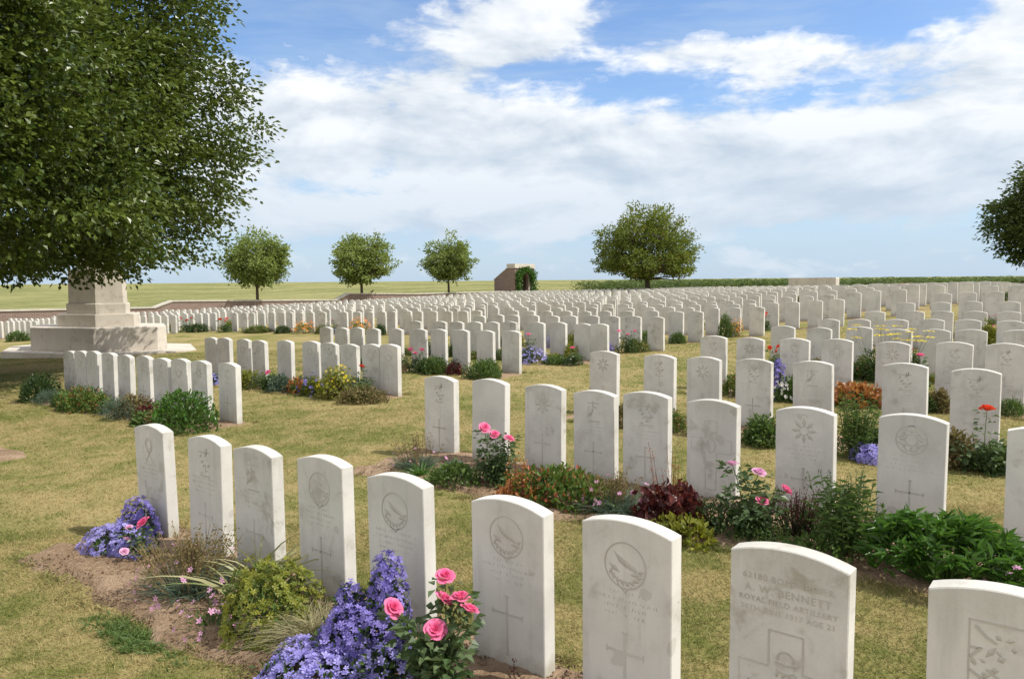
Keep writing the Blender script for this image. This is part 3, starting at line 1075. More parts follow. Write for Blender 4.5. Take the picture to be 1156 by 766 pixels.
# ------------------------------------------------------------------ the memorial cross
mc = empty('memorial_cross', (-11.62, 21.58, float(terr(-11.0, 20.6)) - .02), math.radians(-18.7))
mc.scale = (.92, .92, 1)
tag(mc, 'pale stone cross base of stacked octagonal steps under the big tree', 'memorial')


def octo(s, a=2.4, c=.36, dg=1.66):
    k = dg * math.sqrt(.5)
    hx, hy = a / 2, c / 2
    return [(x * s, y * s) for x, y in ((-hx, -hy - k), (hx, -hy - k), (hx + k, -hy), (hx + k, hy), (hx, hy + k), (-hx, hy + k), (-hx - k, hy), (-hx - k, -hy))]


lv = [('paving_slab', 1.42, -.15, .12, .0), ('step', 1.0, .12, .75, .012), ('step', .61, .75, 1.09, .012), ('plinth_course', .475, 1.09, 1.38, .02), ('plinth_block', .44, 1.38, 2.30, .015)]
for nm, s, z0, z1, bv in lv:
    m = MB()
    prism(m, octo(s), z0 + .002, z1, 1.0 if nm != 'plinth_block' else .97, bevel=bv or .006)
    m.build(nm, M_CROSS, mc)
m = MB()
prism(m, octo(.33), 2.302, 2.62, .80, bevel=.01)
m.build('shaft_base', M_CROSS, mc)
m = MB()
oc8 = [(.23 * math.cos(PI / 8 + k * PI / 4), .19 * math.sin(PI / 8 + k * PI / 4)) for k in range(8)]
prism(m, oc8, 2.62, 6.6, .62, bevel=.02)
m.build('shaft', M_CROSS, mc)
m = MB()
for sx in (-1, 1):
    P = np.array([(.0 if sx < 0 else .12, 0)])
    box(m, sx * .42, 0, 5.62, 5.90, .62, .22)
m.build('cross_arm', M_CROSS, mc)
m = MB()
box(m, 0, -.15, 3.9, 5.9, .06, .03)
box(m, 0, -.15, 5.5, 5.56, .40, .035)
box(m, 0, -.15, 5.56, 5.85, .045, .04)
m.build('bronze_sword', M_BRONZE, mc)

# ------------------------------------------------------------------ boundary wall, shelter, stone of remembrance
wall = empty('boundary_wall', (WALL_AL * E[0] + 20 * N[0], WALL_AL * E[1] + 20 * N[1], 0))
tag(wall, 'low red brick boundary wall with pale coping stepping up behind the stones', 'wall')
prof = [(-30, .40), (14, .44), (22.4, .34), (23.5, .70), (35.9, .47), (37.0, .92), (44, .77), (57.5, .80)]
mbk, mcp = MB(), MB()
base = np.array([20 * N[0], 20 * N[1]])


def wpt(al_, of_):
    return np.array([(al_ - WALL_AL) * E[0] + (of_ - 20) * N[0], (al_ - WALL_AL) * E[1] + (of_ - 20) * N[1]])


for (o0, z0), (o1, z1) in zip(prof[:-1], prof[1:]):
    k = max(1, int((o1 - o0) / 3))
    for j in range(k):
        a, b = o0 + (o1 - o0) * j / k, o0 + (o1 - o0) * (j + 1) / k
        za, zb = z0 + (z1 - z0) * j / k, z0 + (z1 - z0) * (j + 1) / k
        for mm, t0, drop, rise, ov in ((mbk, .19, 1.6, -.085, 0), (mcp, .25, .085, 0, 0)):
            c = [wpt(WALL_AL - t0, a), wpt(WALL_AL + t0, a), wpt(WALL_AL + t0, b), wpt(WALL_AL - t0, b)]
            lo = [za - drop, za - drop, zb - drop, zb - drop]
            hi = [za + rise, za + rise, zb + rise, zb + rise]
            V = [(*p, l) for p, l in zip(c, lo)] + [(*p, h_) for p, h_ in zip(c, hi)]
            fs = [(0, 3, 2, 1), (4, 5, 6, 7), (1, 2, 6, 5), (3, 0, 4, 7)]
            if j == 0:
                fs.append((0, 1, 5, 4))
            if j == k - 1:
                fs.append((2, 3, 7, 6))
            mm.add(V, fs)
mbk.build('brick_face', M_BRICK, wall)
mcp.build('coping', M_COPING, wall)

sx0, sy0 = world_xy(-44.0, 55.8)
sh = empty('brick_shelter', (sx0, sy0, float(terr(sx0, sy0))), TH)
tag(sh, 'small dark brick shelter with sloping side and pale stone top, ivy over its arch', 'shelter')
m = MB()     # local x along the rows (0 = entrance face), local y away (0 = left side wall)
prof2 = [(-2.45, 0), (0, 0), (0, 2.78), (-.85, 2.78), (-2.45, 1.72)]
for y0, y1 in ((0, .3), (2.7, 3.0)):
    n = len(prof2)
    V = [(x, y0, z) for x, z in prof2] + [(x, y1, z) for x, z in prof2]
    m.add(V, [(i, (i + 1) % n, (i + 1) % n + n, i + n) for i in range(n)])
    m.add(V, [tuple(range(n))])
    m.add(V, [tuple(range(2 * n - 1, n - 1, -1))])
V = [(-2.45, .3, 0), (-2.2, .3, 0), (-2.2, 2.7, 0), (-2.45, 2.7, 0), (-2.45, .3, 1.7), (-2.2, .3, 1.85), (-2.2, 2.7, 1.85), (-2.45, 2.7, 1.7)]
m.add(V, [(0, 1, 5, 4), (1, 2, 6, 5), (2, 3, 7, 6), (3, 0, 4, 7), (4, 5, 6, 7)])
# entrance front with its arch
ac, aw, asp = 1.5, .62, 1.75
arc = [(ac + aw * math.cos(q), asp + aw * math.sin(q)) for q in np.linspace(PI, 0, 13)]
for xf in (-.002, -.3):
    vv = [(xf, .3, 0), (xf, ac - aw, 0), (xf, ac - aw, asp), (xf, .3, asp)]
    m.add(vv, [(0, 1, 2, 3)])
    vv = [(xf, 2.7, 0), (xf, ac + aw, 0), (xf, ac + aw, asp), (xf, 2.7, asp)]
    m.add(vv, [(0, 1, 2, 3)])
    vv = [(xf, .3, asp), (xf, arc[0][0], arc[0][1])]
    up = [(xf, .3, 2.78)] + [(xf, .3 + 2.4 * k / 12, 2.78) for k in range(13)] + [(xf, 2.7, 2.78)]
    dn = [(xf, .3, asp)] + [(xf, a, b) for a, b in arc] + [(xf, 2.7, asp)]
    m.add(dn + up, [(i, i + 1, i + 1 + len(dn), i + len(dn)) for i in range(len(dn) - 1)])
jam = [(ac - aw, 0)] + arc + [(ac + aw, 0)]
V = [(-.002, a, b) for a, b in jam] + [(-.3, a, b) for a, b in jam]
m.add(V, [(i, i + 1, i + 1 + len(jam), i + len(jam)) for i in range(len(jam) - 1)])
m.build('brick_wall', M_BRICK, sh)
m = MB()
V = [(-2.5, -.04, 1.76), (-.86, -.04, 2.85), (-.86, 3.04, 2.85), (-2.5, 3.04, 1.76), (-2.5, -.04, 1.68), (-.86, -.04, 2.77), (-.86, 3.04, 2.77), (-2.5, 3.04, 1.68)]
m.add(V, [(0, 1, 2, 3), (4, 7, 6, 5), (0, 4, 5, 1), (1, 5, 6, 2), (2, 6, 7, 3), (3, 7, 4, 0)])
m.build('sloping_coping', M_COPING, sh)
m = MB()
box(m, -.40, 1.5, 2.782, 3.18, 1.0, 3.1)
m.build('stone_top', M_CROSS, sh)
m = MB()
for r0, r1 in ((aw + .01, aw + .14),):
    q = np.linspace(PI, 0, 17)
    V = [(.02, ac + r0 * math.cos(a), asp + r0 * math.sin(a)) for a in q] + [(.02, ac + r1 * math.cos(a), asp + r1 * math.sin(a)) for a in q]
    m.add(V, [(i, i + 1, i + 18, i + 17) for i in range(16)])
for s in (-1, 1):
    box(m, .01, ac + s * (aw + .075), 0, asp, .02, .13)
m.build('arch_surround', M_CROSS, sh)
m = MB()
box(m, .0, ac, .0, .06, .5, 1.2)
m.build('doorstep', M_COPING, sh)

rg = np.random.default_rng(21)
iv = empty('ivy', (sx0, sy0, float(terr(sx0, sy0))), TH)
tag(iv, 'bright green ivy hanging over the arch of the brick shelter', 'ivy')
m = MB()
pp = []
for k in range(2600):
    q = rg.uniform(-.25, PI + .25)
    R_ = aw + .1 + abs(rg.normal(0, .28))
    y_, z_ = ac + R_ * math.cos(q), asp + R_ * math.sin(q) * .95
    if rg.random() < .45:
        y_ = rg.choice([rg.normal(.45, .22), rg.normal(2.75, .28)])
        z_ = rg.uniform(0, 2.5)
    pp.append((.03 + abs(rg.normal(0, .13)), y_, min(max(z_, .05), 2.85)))
pp = np.array(pp)
leaves(m, pp, rg.normal(size=pp.shape) + np.array([.8, 0, -.2]), .16, .13, rg.uniform(0, 1, len(pp)), rg)
m.build('foliage', L_GREEN, iv)

rx, ry = world_xy(-18.2, 59.4)
sr = empty('remembrance_stone', (rx, ry, 1.75 - 1.50), TH)
tag(sr, 'long pale altar like memorial stone at the far side before the green corn', 'memorial')
m = MB()
for k, (a, b, z0, z1) in enumerate(((4.6, 2.0, -.3, .12), (4.1, 1.5, .12, .24))):
    box(m, 0, 0, z0 + .002 - .12, z1 - .12, a, b)
m.build('step', M_CROSS, sr)
m = MB()
prism(m, [(-1.75, -.45), (1.75, -.45), (1.75, .45), (-1.75, .45)], .122, 1.50, .985, bevel=.03)
m.build('altar_block', M_CROSS, sr)

# small black bird on the coping
bx_, by_ = world_xy(WALL_AL, 39.4)
bd = empty('bird', (bx_, by_, .865), .6)
tag(bd, 'tiny black bird perched on the brick wall coping', 'bird')
m = MB()
tube(m, [(-.17, 0, .05), (-.08, 0, .08), (.0, 0, .11), (.07, 0, .15), (.10, 0, .20), (.135, 0, .215), (.185, 0, .205)], [.012, .03, .055, .05, .035, .028, .004], 8)
tube(m, [(0, .02, .07), (0, .02, 0)], .006, 4)
tube(m, [(0, -.02, .07), (0, -.02, 0)], .006, 4)
m.build('body', M_BIRD, bd, True)

# ------------------------------------------------------------------ trees
def tree(name, x, y, label, cat, shape, n_clu, n_leaf, L, mat, trunk_r, trunk_h, seed, group=None, clus_r=.35, n_limb=9, extra=None, shell=.55, leaf_w=.62, zmin=.8, upr=.55, lumpy=1.0, limb_lo=-.1, tsd=.13, droop=1.0):
    """shape(d) -> distance from the crown centre to its surface in unit direction d; centre at (0,0,cz)"""
    rng = np.random.default_rng(seed)
    z0 = float(terr(x, y))
    root = empty(name, (x, y, z0 - .05))
    tag(root, label, cat, group)
    cz, fn = shape
    ph = rng.uniform(0, 6, 12)

    def lump(d):
        a = np.arctan2(d[:, 1], d[:, 0])
        return 1 + .07 * np.sin(3 * a + ph[0] + 2 * d[:, 2]) + .06 * np.sin(5 * a + ph[1] + 4 * d[:, 2]) + .05 * np.sin(9 * a + ph[2] - 7 * d[:, 2]) + .05 * np.sin(8 * d[:, 2] + ph[3] + 2 * a)
    d = unit(rng.normal(size=(n_clu, 3)))
    R = fn(d) * (1 + (lump(d) - 1) * lumpy)
    rr_ = (shell + (1 - shell) * rng.uniform(0, 1, n_clu) ** .6) * rng.choice([1, 1, 1, 1.04, .97], n_clu)
    C = d * (R * rr_)[:, None] + np.array([0, 0, cz])
    if extra is not None:
        for (ex, ey, ez, erx, ery, erz, k) in extra:
            dd = unit(rng.normal(size=(k, 3)))
            q = dd * (rng.uniform(.45, 1, k) ** .6 * (1 + .15 * np.sin(4 * np.arctan2(dd[:, 1], dd[:, 0]) + 3 * dd[:, 2])))[:, None] * np.array([erx, ery, erz])
            C = np.vstack([C, q + np.array([ex - x, ey - y, ez - z0])])
    C = C[C[:, 2] > zmin + droop * (.18 * np.sin(C[:, 0] * 1.9) + .12 * np.sin(C[:, 1] * 2.7 + C[:, 0]))]
    # leaves in flattened sprays
    k = n_leaf
    M = len(C)
    out = unit((C - np.array([0, 0, cz])) * np.array([1, 1, .7]))
    P = np.repeat(C, k, 0)
    O = np.repeat(out, k, 0)
    sp = rng.normal(size=P.shape) * np.array([1, 1, .55]) * clus_r * .55
    sp += O * rng.uniform(-.3, .9, len(P))[:, None] * clus_r
    P = P + sp
    P[:, 2] -= .18 * clus_r * rng.uniform(0, 1, len(P))
    D = unit(sp + O * clus_r * .4 + rng.normal(size=P.shape) * .6 * clus_r)
    D[:, 2] -= .15
    up = rng.normal(size=P.shape) * upr + np.array([0, 0, 1.0]) + O * .35
    clu_t = np.repeat(rng.normal(0, tsd, M), k)
    tint = np.clip(rng.uniform(.1, .8, len(P)) + clu_t, 0, 1)
    mb = MB()
    leaves(mb, P, D, L * rng.uniform(.7, 1.25, len(P)), L * leaf_w, tint, rng, fold=.18, droop=.12, up=up)
    mb.build('crown', mat, root)
    tb = MB()
    tp = np.array([(0, 0, -.1), (.02, 0, trunk_h * .4), (0, .02, trunk_h), (.03, 0, cz * .75 + trunk_h * .25), (0, .03, cz * 1.15)])
    tube(tb, tp, [trunk_r * 1.35, trunk_r, trunk_r * .85, trunk_r * .55, trunk_r * .2], 10)
    nodes = [np.array([0, 0, z_]) for z_ in np.linspace(trunk_h, cz * 1.15, 8)]
    for q in range(n_limb):
        an = q * 2.4 + rng.uniform(-.3, .3)
        el_ = rng.uniform(limb_lo, .95)
        dv = np.array([math.cos(an) * math.cos(el_), math.sin(an) * math.cos(el_), math.sin(el_)])
        st = np.array([0, 0, trunk_h * .95 + (cz - trunk_h) * .6 * rng.random()])
        ln = float(fn(dv[None])[0]) * .78
        pts = [st + dv * ln * t_ + np.array([0, 0, .25 * ln * (t_ - t_ * t_)]) for t_ in np.linspace(0, 1, 6)]
        tube(tb, pts, np.linspace(trunk_r * .42, trunk_r * .06, 6), 6)
        nodes += pts[1:]
    nodes = np.array(nodes)
    for c in C[rng.permutation(M)[:min(M, 420)]]:
        j = np.argmin(((nodes - c) ** 2).sum(1) + 2.0 * (nodes[:, 2] > c[2]))
        a = nodes[j]
        mid = (a + c) / 2 + rng.normal(size=3) * .08 + np.array([0, 0, .08])
        tube(tb, [a, mid, c], [trunk_r * .07 + .008, trunk_r * .035 + .006, .004], 4, cap=False)
    tb.build('trunk', M_BARK, root, True)
    return root


def ell(rx, ry, rup, rdn, p=2.0):
    def fn(d):
        rz_ = np.where(d[:, 2] > 0, rup, rdn)
        return (np.abs(d[:, 0] / rx) ** p + np.abs(d[:, 1] / ry) ** p + np.abs(d[:, 2] / rz_) ** p) ** (-1 / p)
    return fn


BT = (-11.4, 14.9)
tree('broadleaf_tree', BT[0], BT[1], 'huge dark broadleaf tree overhanging the memorial cross at the left edge', 'tree',
     (5.2, ell(5.1, 4.5, 7.2, 4.4, 3.4)), 4400, 64, .122, L_TREE, .28, 3.2, 5, None, .38, 12,
     extra=[(-8.3, 10.6, 4.7, 2.1, 1.3, 2.3, 420), (-8.7, 10.2, 3.5, 1.6, 1.1, 1.0, 130), (-9.3, 11.2, 7.0, 2.4, 1.6, 1.6, 200)], shell=.55, leaf_w=.62, zmin=2.5, upr=.95, lumpy=1.0, limb_lo=.25, tsd=.2, droop=1.2)
grp3 = None
tx, ty = -16.9, 51.0
tree('round_tree', tx, ty, 'small round tree nearest the memorial cross, left of three along the brick wall', 'tree', (3.35, ell(1.8, 1.8, 2.15, .95, 1.75)), 420, 26, .21, L_TREE2, .10, 2.0, 31, 'three round young trees along the wall', .34, 9, upr=.9, lumpy=2.3)
tx, ty = (409 - 578) / 865.4 * 58, 58
tree('round_tree', tx, ty, 'small round tree in the middle of three along the brick wall', 'tree', (3.3, ell(1.95, 1.95, 1.9, .8, 2.0)), 400, 26, .23, L_TREE2, .11, 2.0, 32, 'three round young trees along the wall', .34, 9, upr=.9, lumpy=2.3)
tx, ty = (507 - 578) / 865.4 * 66, 66
tree('round_tree', tx, ty, 'smallest round tree, left of the brick shelter by the wall', 'tree', (3.4, ell(1.55, 1.55, 1.75, 1.05, 2.5)), 330, 26, .23, L_TREE2, .10, 2.0, 33, 'three round young trees along the wall', .34, 9, upr=.9, lumpy=2.3)
tx, ty = (731 - 578) / 865.4 * 58, 58


def linden(d):
    b = ell(3.45, 3.45, 4.35, .9, 2.2)(d)
    return b


tree('linden_tree', tx, ty, 'broad lone tree with browning leaf tips standing behind the massed stones', 'tree', (2.4, linden), 1100, 34, .23, L_LIME, .20, 1.4, 41, None, .36, 14, shell=.4, leaf_w=.5, zmin=2.0, upr=.8, lumpy=.8)
tx, ty = (1212 - 578) / 865.4 * 42, 42
tree('dark_tree', tx, ty, 'dark dense tree cut by the right edge above the far stones', 'tree', (4.1, ell(4.0, 4.0, 4.0, 2.4, 1.7)), 1300, 36, .25, L_DTREE, .25, 2.0, 51, None, .45, 12, shell=.4, leaf_w=.5)

# ------------------------------------------------------------------ crops
rg = np.random.default_rng(77)
n = 52000
a_ = WALL_AL - .7 - rg.exponential(9, n)
o_ = rg.uniform(5, 75, n)
x, y = a_ * E[0] + o_ * N[0], a_ * E[1] + o_ * N[1]
P = np.column_stack([x, y, terr(x, y) + rg.uniform(.0, .35, n)])
D = rg.normal(size=(n, 3)) * .22 + np.array([0, 0, 1.0])
m = MB()
blades(m, P, D, rg.uniform(.30, .5, n), .035, rg.uniform(0, 1, n), rg, .25, 1)
tag(m.build('wheat', L_WHEAT), 'yellow green crop stalks standing behind the brick wall', 'crop', None, 'stuff')

n_pl = 4200
a_ = rg.uniform(-43.3, 16, n_pl)
o_ = 64 + np.round(rg.uniform(0, 14, n_pl) / .75) * .75 + rg.normal(0, .05, n_pl)
x, y = a_ * E[0] + o_ * N[0], a_ * E[1] + o_ * N[1]
hgt = np.maximum(.7, CAM_Z + .02 - terr(x, y) + rg.uniform(-.34, -.02, n_pl))
k = 9
P = np.repeat(np.column_stack([x, y, terr(x, y)]), k, 0)
lv_ = np.tile(np.linspace(.12, .95, k), n_pl)
P[:, 2] += np.repeat(hgt, k) * lv_
h = rg.uniform(0, 2 * PI, len(P))
D = np.column_stack([np.cos(h) * .7, np.sin(h) * .7, np.full(len(P), .75)])
m = MB()
blades(m, P, D, rg.uniform(.45, .8, len(P)), .085, rg.uniform(0, 1, len(P)), rg, .5, 2)
tag(m.build('corn', L_CORN), 'dark green band of corn growing beyond the far end of the cemetery', 'crop', None, 'stuff')
# rough grass before the corn
n = 16000
a_ = rg.uniform(-43, 14, n)
o_ = rg.uniform(57.5, 64, n)
x, y = a_ * E[0] + o_ * N[0], a_ * E[1] + o_ * N[1]
P = np.column_stack([x, y, terr(x, y)])
m = MB()
blades(m, P, rg.normal(size=(n, 3)) * .3 + np.array([0, 0, 1.0]), rg.uniform(.25, .75, n), .05, rg.uniform(0, .8, n), rg, .3, 1)
tag(m.build('rough_grass', L_WHEAT), 'rough tall grass strip between the last headstones and the corn', 'grass', None, 'stuff')

# ------------------------------------------------------------------ lawn blades
rg = np.random.default_rng(123)
BEDS = []
for (nm, off, plot, als) in ROWS:
    fr = {'S': .70, 'T': .90}.get(nm, .62 if off < 11 else .42)
    BEDS.append((min(als) - .27, max(als) + .27, off - fr, off + .18))
BEDS.append((-14.4, -8.5, 2.55, 2.98))


def lawn_points(n, d0, d1):
    d = np.sqrt(rg.uniform(d0 ** 2, d1 ** 2, n))
    x = d * rg.uniform(-1.05, 1.15, n)
    al = x * E[0] + d * E[1]
    of = x * N[0] + d * N[1]
    ok = np.ones(n, bool)
    for a0, a1, o0, o1 in BEDS:
        if o0 > 14:
            continue
        wob = .045 * np.sin(al * 3.3) + .03 * np.sin(al * 8.1) + np.abs(rg.normal(0, .07, n))
        ok &= ~((al > a0 + np.abs(rg.normal(0, .06, n))) & (al < a1) & (of > o0 + wob) & (of < o1))
    x, d = x[ok], d[ok]
    return np.column_stack([x, d, terr(x, d) - .002])


m = MB()
for n, d0, d1, l0, l1, wd in ((300000, 1.5, 5.2, .014, .044, .0034), (200000, 5.2, 10, .022, .042, .0055), (145000, 10, 20, .03, .05, .011)):
    P = lawn_points(n, d0, d1)
    k = len(P)
    D = rg.normal(size=(k, 3)) * .75 + np.array([0, 0, 1.0])
    D[:, 2] = np.abs(D[:, 2]) + .25
    t = np.clip(rg.normal(.5, .28, k), 0, 1)
    blades(m, P, D, rg.uniform(l0, l1, k), wd, t, rg, .3, 1)
for a0, a1, o0, o1 in BEDS[:2] + [b for b in BEDS[2:] if b[2] < 11][:5]:      # longer unmown blades along the bed edges
    n = int(1500 * (a1 - a0))
    al = rg.uniform(a0 - .05, a1 + .05, n)
    ed = rg.random(n)
    of = np.where(ed < .5, o0 + .045 * np.sin(al * 3.3) - np.abs(rg.normal(0, .035, n)), o1 + np.abs(rg.normal(0, .04, n)))
    clump = np.sin(al * 13) + np.sin(al * 31 + 1.3) + rg.normal(0, .6, n)
    al, of = al[clump > .3], of[clump > .3]
    x, y = world_xy(al, of)
    k = len(al)
    D = rg.normal(size=(k, 3)) * .45 + np.array([0, 0, 1.0])
    blades(m, np.column_stack([x, y, terr(x, y) - .002]), D, rg.uniform(.035, .085, k), .0045 if o0 < 6 else .007, np.clip(rg.normal(.3, .25, k), 0, 1), rg, .4, 2)
tag(m.build('lawn_grass', L_GRASS), 'short dry lawn grass between the rows of headstones', 'grass', None, 'stuff')

# crumbs of soil and dead leaf on the two nearest beds
m = MB()
for a0, a1, o0, o1, k in ((-5.2, .3, 1.70, 2.60, 7000), (-5.2, .3, 4.26, 5.3, 5000)):
    al, of = rg.uniform(a0, a1, k), rg.uniform(o0, o1, k)
    x, y = world_xy(al, of)
    P = np.column_stack([x, y, terr(x, y) + .026])
    leaves(m, P, rg.normal(size=(k, 3)) * np.array([1, 1, .5]), rg.uniform(.008, .026, k), rg.uniform(.008, .02, k), rg.uniform(0, 1, k), rg, fold=.6)
tag(m.build('soil_crumbs', M_SOIL), 'crumbs of dry brown soil lying on the nearest flower beds', 'soil', None, 'stuff')

# ------------------------------------------------------------------ plants
BLOOM = {}


def bloom_mesh(mat, seed=0):
    """a rose: overlapping cupped petals in four whorls, radius 1"""
    if mat.name in BLOOM:
        return BLOOM[mat.name]
    rng = np.random.default_rng(seed)
    mb = MB()
    for ring, (n, r, tilt, hgt) in enumerate(((6, 1.0, .35, .0), (5, .82, .7, .10), (5, .6, 1.0, .2), (4, .36, 1.25, .3))):
        for k in range(n):
            a = 2 * PI * (k + .5 * (ring % 2)) / n + rng.uniform(-.15, .15)
            tl = tilt + rng.uniform(-.12, .12)
            V = []
            for i, t in enumerate((0, .45, .8, 1.0)):
                for s in (-1, -.5, 0, .5, 1):
                    wdt = (.25 + .75 * math.sin(min(t, .85) * PI * .6)) * (.8 if t == 1.0 else 1)
                    da = s * wdt * (PI / n) * 1.25
                    rad = r * t * math.cos(tl) * (1.0 - .06 * s * s) + .05
                    z = hgt + r * t * math.sin(tl) + .10 * r * abs(s) * t + (-.10 * r if t == 1.0 else 0) + rng.uniform(-.02, .02)
                    V.append((rad * math.cos(a + da), rad * math.sin(a + da), z))
            F = [(i * 5 + j, i * 5 + j + 1, (i + 1) * 5 + j + 1, (i + 1) * 5 + j) for i in range(3) for j in range(4)]
            mb.add(V, F, float(np.clip(.75 - .2 * ring + rng.uniform(-.15, .15), 0, 1)))
    BLOOM[mat.name] = mb.mesh('bloom', mat, True)
    return BLOOM[mat.name]


def add_bloom(root, mat, p, r, rng):
    o = obj('bloom', bloom_mesh(mat), root)
    o.location = p
    s = r * rng.uniform(.9, 1.1)
    o.scale = (s, s, s)
    o.rotation_euler = (rng.uniform(-.7, .7), rng.uniform(-.7, .7), rng.uniform(0, 6))
    return o


def p_mound(root, r, h, rng, mat=None, n=900, L=.05, lw=.5, part='foliage', upness=.4, ry=None, shell=.5, spread=None):
    m = MB()
    p, nr = dome(n, r, ry or r * .85, h, rng, shell)
    D = unit(nr * .8 + rng.normal(size=p.shape) * .5 + np.array([0, 0, upness]))
    t = rng.uniform(0, 1, n)
    leaves(m, p - D * L * .5, D, L * rng.uniform(.65, 1.25, n), L * lw, t, rng, .2, .15, up=rng.normal(size=p.shape) * .5 + nr * .6 + np.array([0, 0, .6]))
    for k in range(10):
        a = rng.uniform(0, 2 * PI)
        q = rng.uniform(.2, .8)
        tube(m, [(0, 0, -.02), (math.cos(a) * r * q * .5, math.sin(a) * r * q * .5, h * .4), (math.cos(a) * r * q, math.sin(a) * r * q, h * .75)], [.005, .004, .002], 4, .3, False)
    return m.build(part, mat, root)


STAR = {}


def p_flowers(root, r, h, rng, mat, n, fr, part='flowers', ry=None, lo=.2, petals=5, stalk=0.0, stalkmat=None):
    p, nr = dome(n, r, ry or r * .85, h, rng, .92, lo)
    p = p + nr * stalk * rng.uniform(.4, 1.2, n)[:, None] + np.array([0, 0, stalk * .4])
    dirs = unit(nr + rng.normal(size=p.shape) * .45 + np.array([0, -.2, .3]))
    if stalk > 0.02 and stalkmat:
        s = MB()
        for q in p:
            tube(s, [q * np.array([.55, .55, .5]), q * np.array([.85, .85, .85]), q], [.002, .0015, .001], 3, .5, False)
        s.build('stems', stalkmat, root)['kind'] = 'stuff'
    if n <= 60:      # few enough to count: each flower is a part of its own
        if (mat.name, petals) not in STAR:
            m = MB()
            stars(m, np.zeros((1, 3)), np.array([[0, 0, 1.0]]), 1.0, .5, rng, petals)
            STAR[(mat.name, petals)] = m.mesh('flower', mat)
        for q, d in zip(p, dirs):
            o = obj('flower', STAR[(mat.name, petals)], root)
            o.location = q
            o.rotation_euler = Vector(d).to_track_quat('Z', 'Y').to_euler()
            k = fr * rng.uniform(.75, 1.2)
            o.scale = (k, k, k)
        return
    m = MB()
    stars(m, p, dirs, fr * rng.uniform(.75, 1.2, n), rng.uniform(0, 1, n), rng, petals)
    m.build(part, mat, root)['kind'] = 'stuff'


def p_rose(root, r, h, rng, petals, blooms, fr=.04, n_leaf=260, L=.045, stemmat=None):
    """blooms: list of (x, y, z) tops; stems arch up to each"""
    s, lf = MB(), MB()
    tips = [np.array(b) for b in blooms]
    extra = [np.array([rng.uniform(-r, r), rng.uniform(-r * .7, r * .7), h * rng.uniform(.45, .85)]) for _ in range(6)]
    P, D = [], []
    for t in tips + extra:
        b = np.array([rng.normal(0, .025), rng.normal(0, .025), -.02])
        mid = b * .4 + t * .6 + np.array([rng.normal(0, .02), rng.normal(0, .02), .04 * h])
        pts = [b + (mid - b) * k / 3 for k in range(3)] + [mid, (mid + t) / 2 + np.array([0, 0, .01]), t]
        tube(s, pts, np.linspace(.0055, .0022, len(pts)), 5, .5, False)
        for k in range(n_leaf // (len(tips) + 6)):
            u_ = rng.uniform(.25, .97)
            j = min(int(u_ * 5), 4)
            q = pts[j] + (pts[j + 1] - pts[j]) * rng.random()
            a = rng.uniform(0, 2 * PI)
            dv = np.array([math.cos(a), math.sin(a), rng.uniform(-.3, .5)])
            P.append(q + dv * rng.uniform(.01, .045 + .15 * r))
            D.append(dv)
    n = len(P)
    leaves(lf, np.array(P), np.array(D), L * rng.uniform(.6, 1.2, n), L * .66, rng.uniform(0, 1, n), rng, .15, .2)
    s.build('stems', stemmat or M_STEM, root)
    lf.build('foliage', L_ROSE, root)
    for t in tips:
        add_bloom(root, petals, tuple(t), fr, rng)


def p_blades(root, r, h, rng, mat, n, wd, spread=.5, bend=.5, seg=4, part='leaves', ry=None):
    m = MB()
    p = np.column_stack([rng.normal(0, r * .22, n), rng.normal(0, (ry or r) * .22, n), np.full(n, -.01)])
    a = rng.uniform(0, 2 * PI, n)
    k = rng.uniform(.1, 1, n) * spread
    D = np.column_stack([np.cos(a) * k, np.sin(a) * k, np.ones(n)])
    blades(m, p, D, h * rng.uniform(.65, 1.2, n), wd * rng.uniform(.7, 1.2, n), rng.uniform(0, 1, n), rng, bend, seg)
    return m.build(part, mat, root)


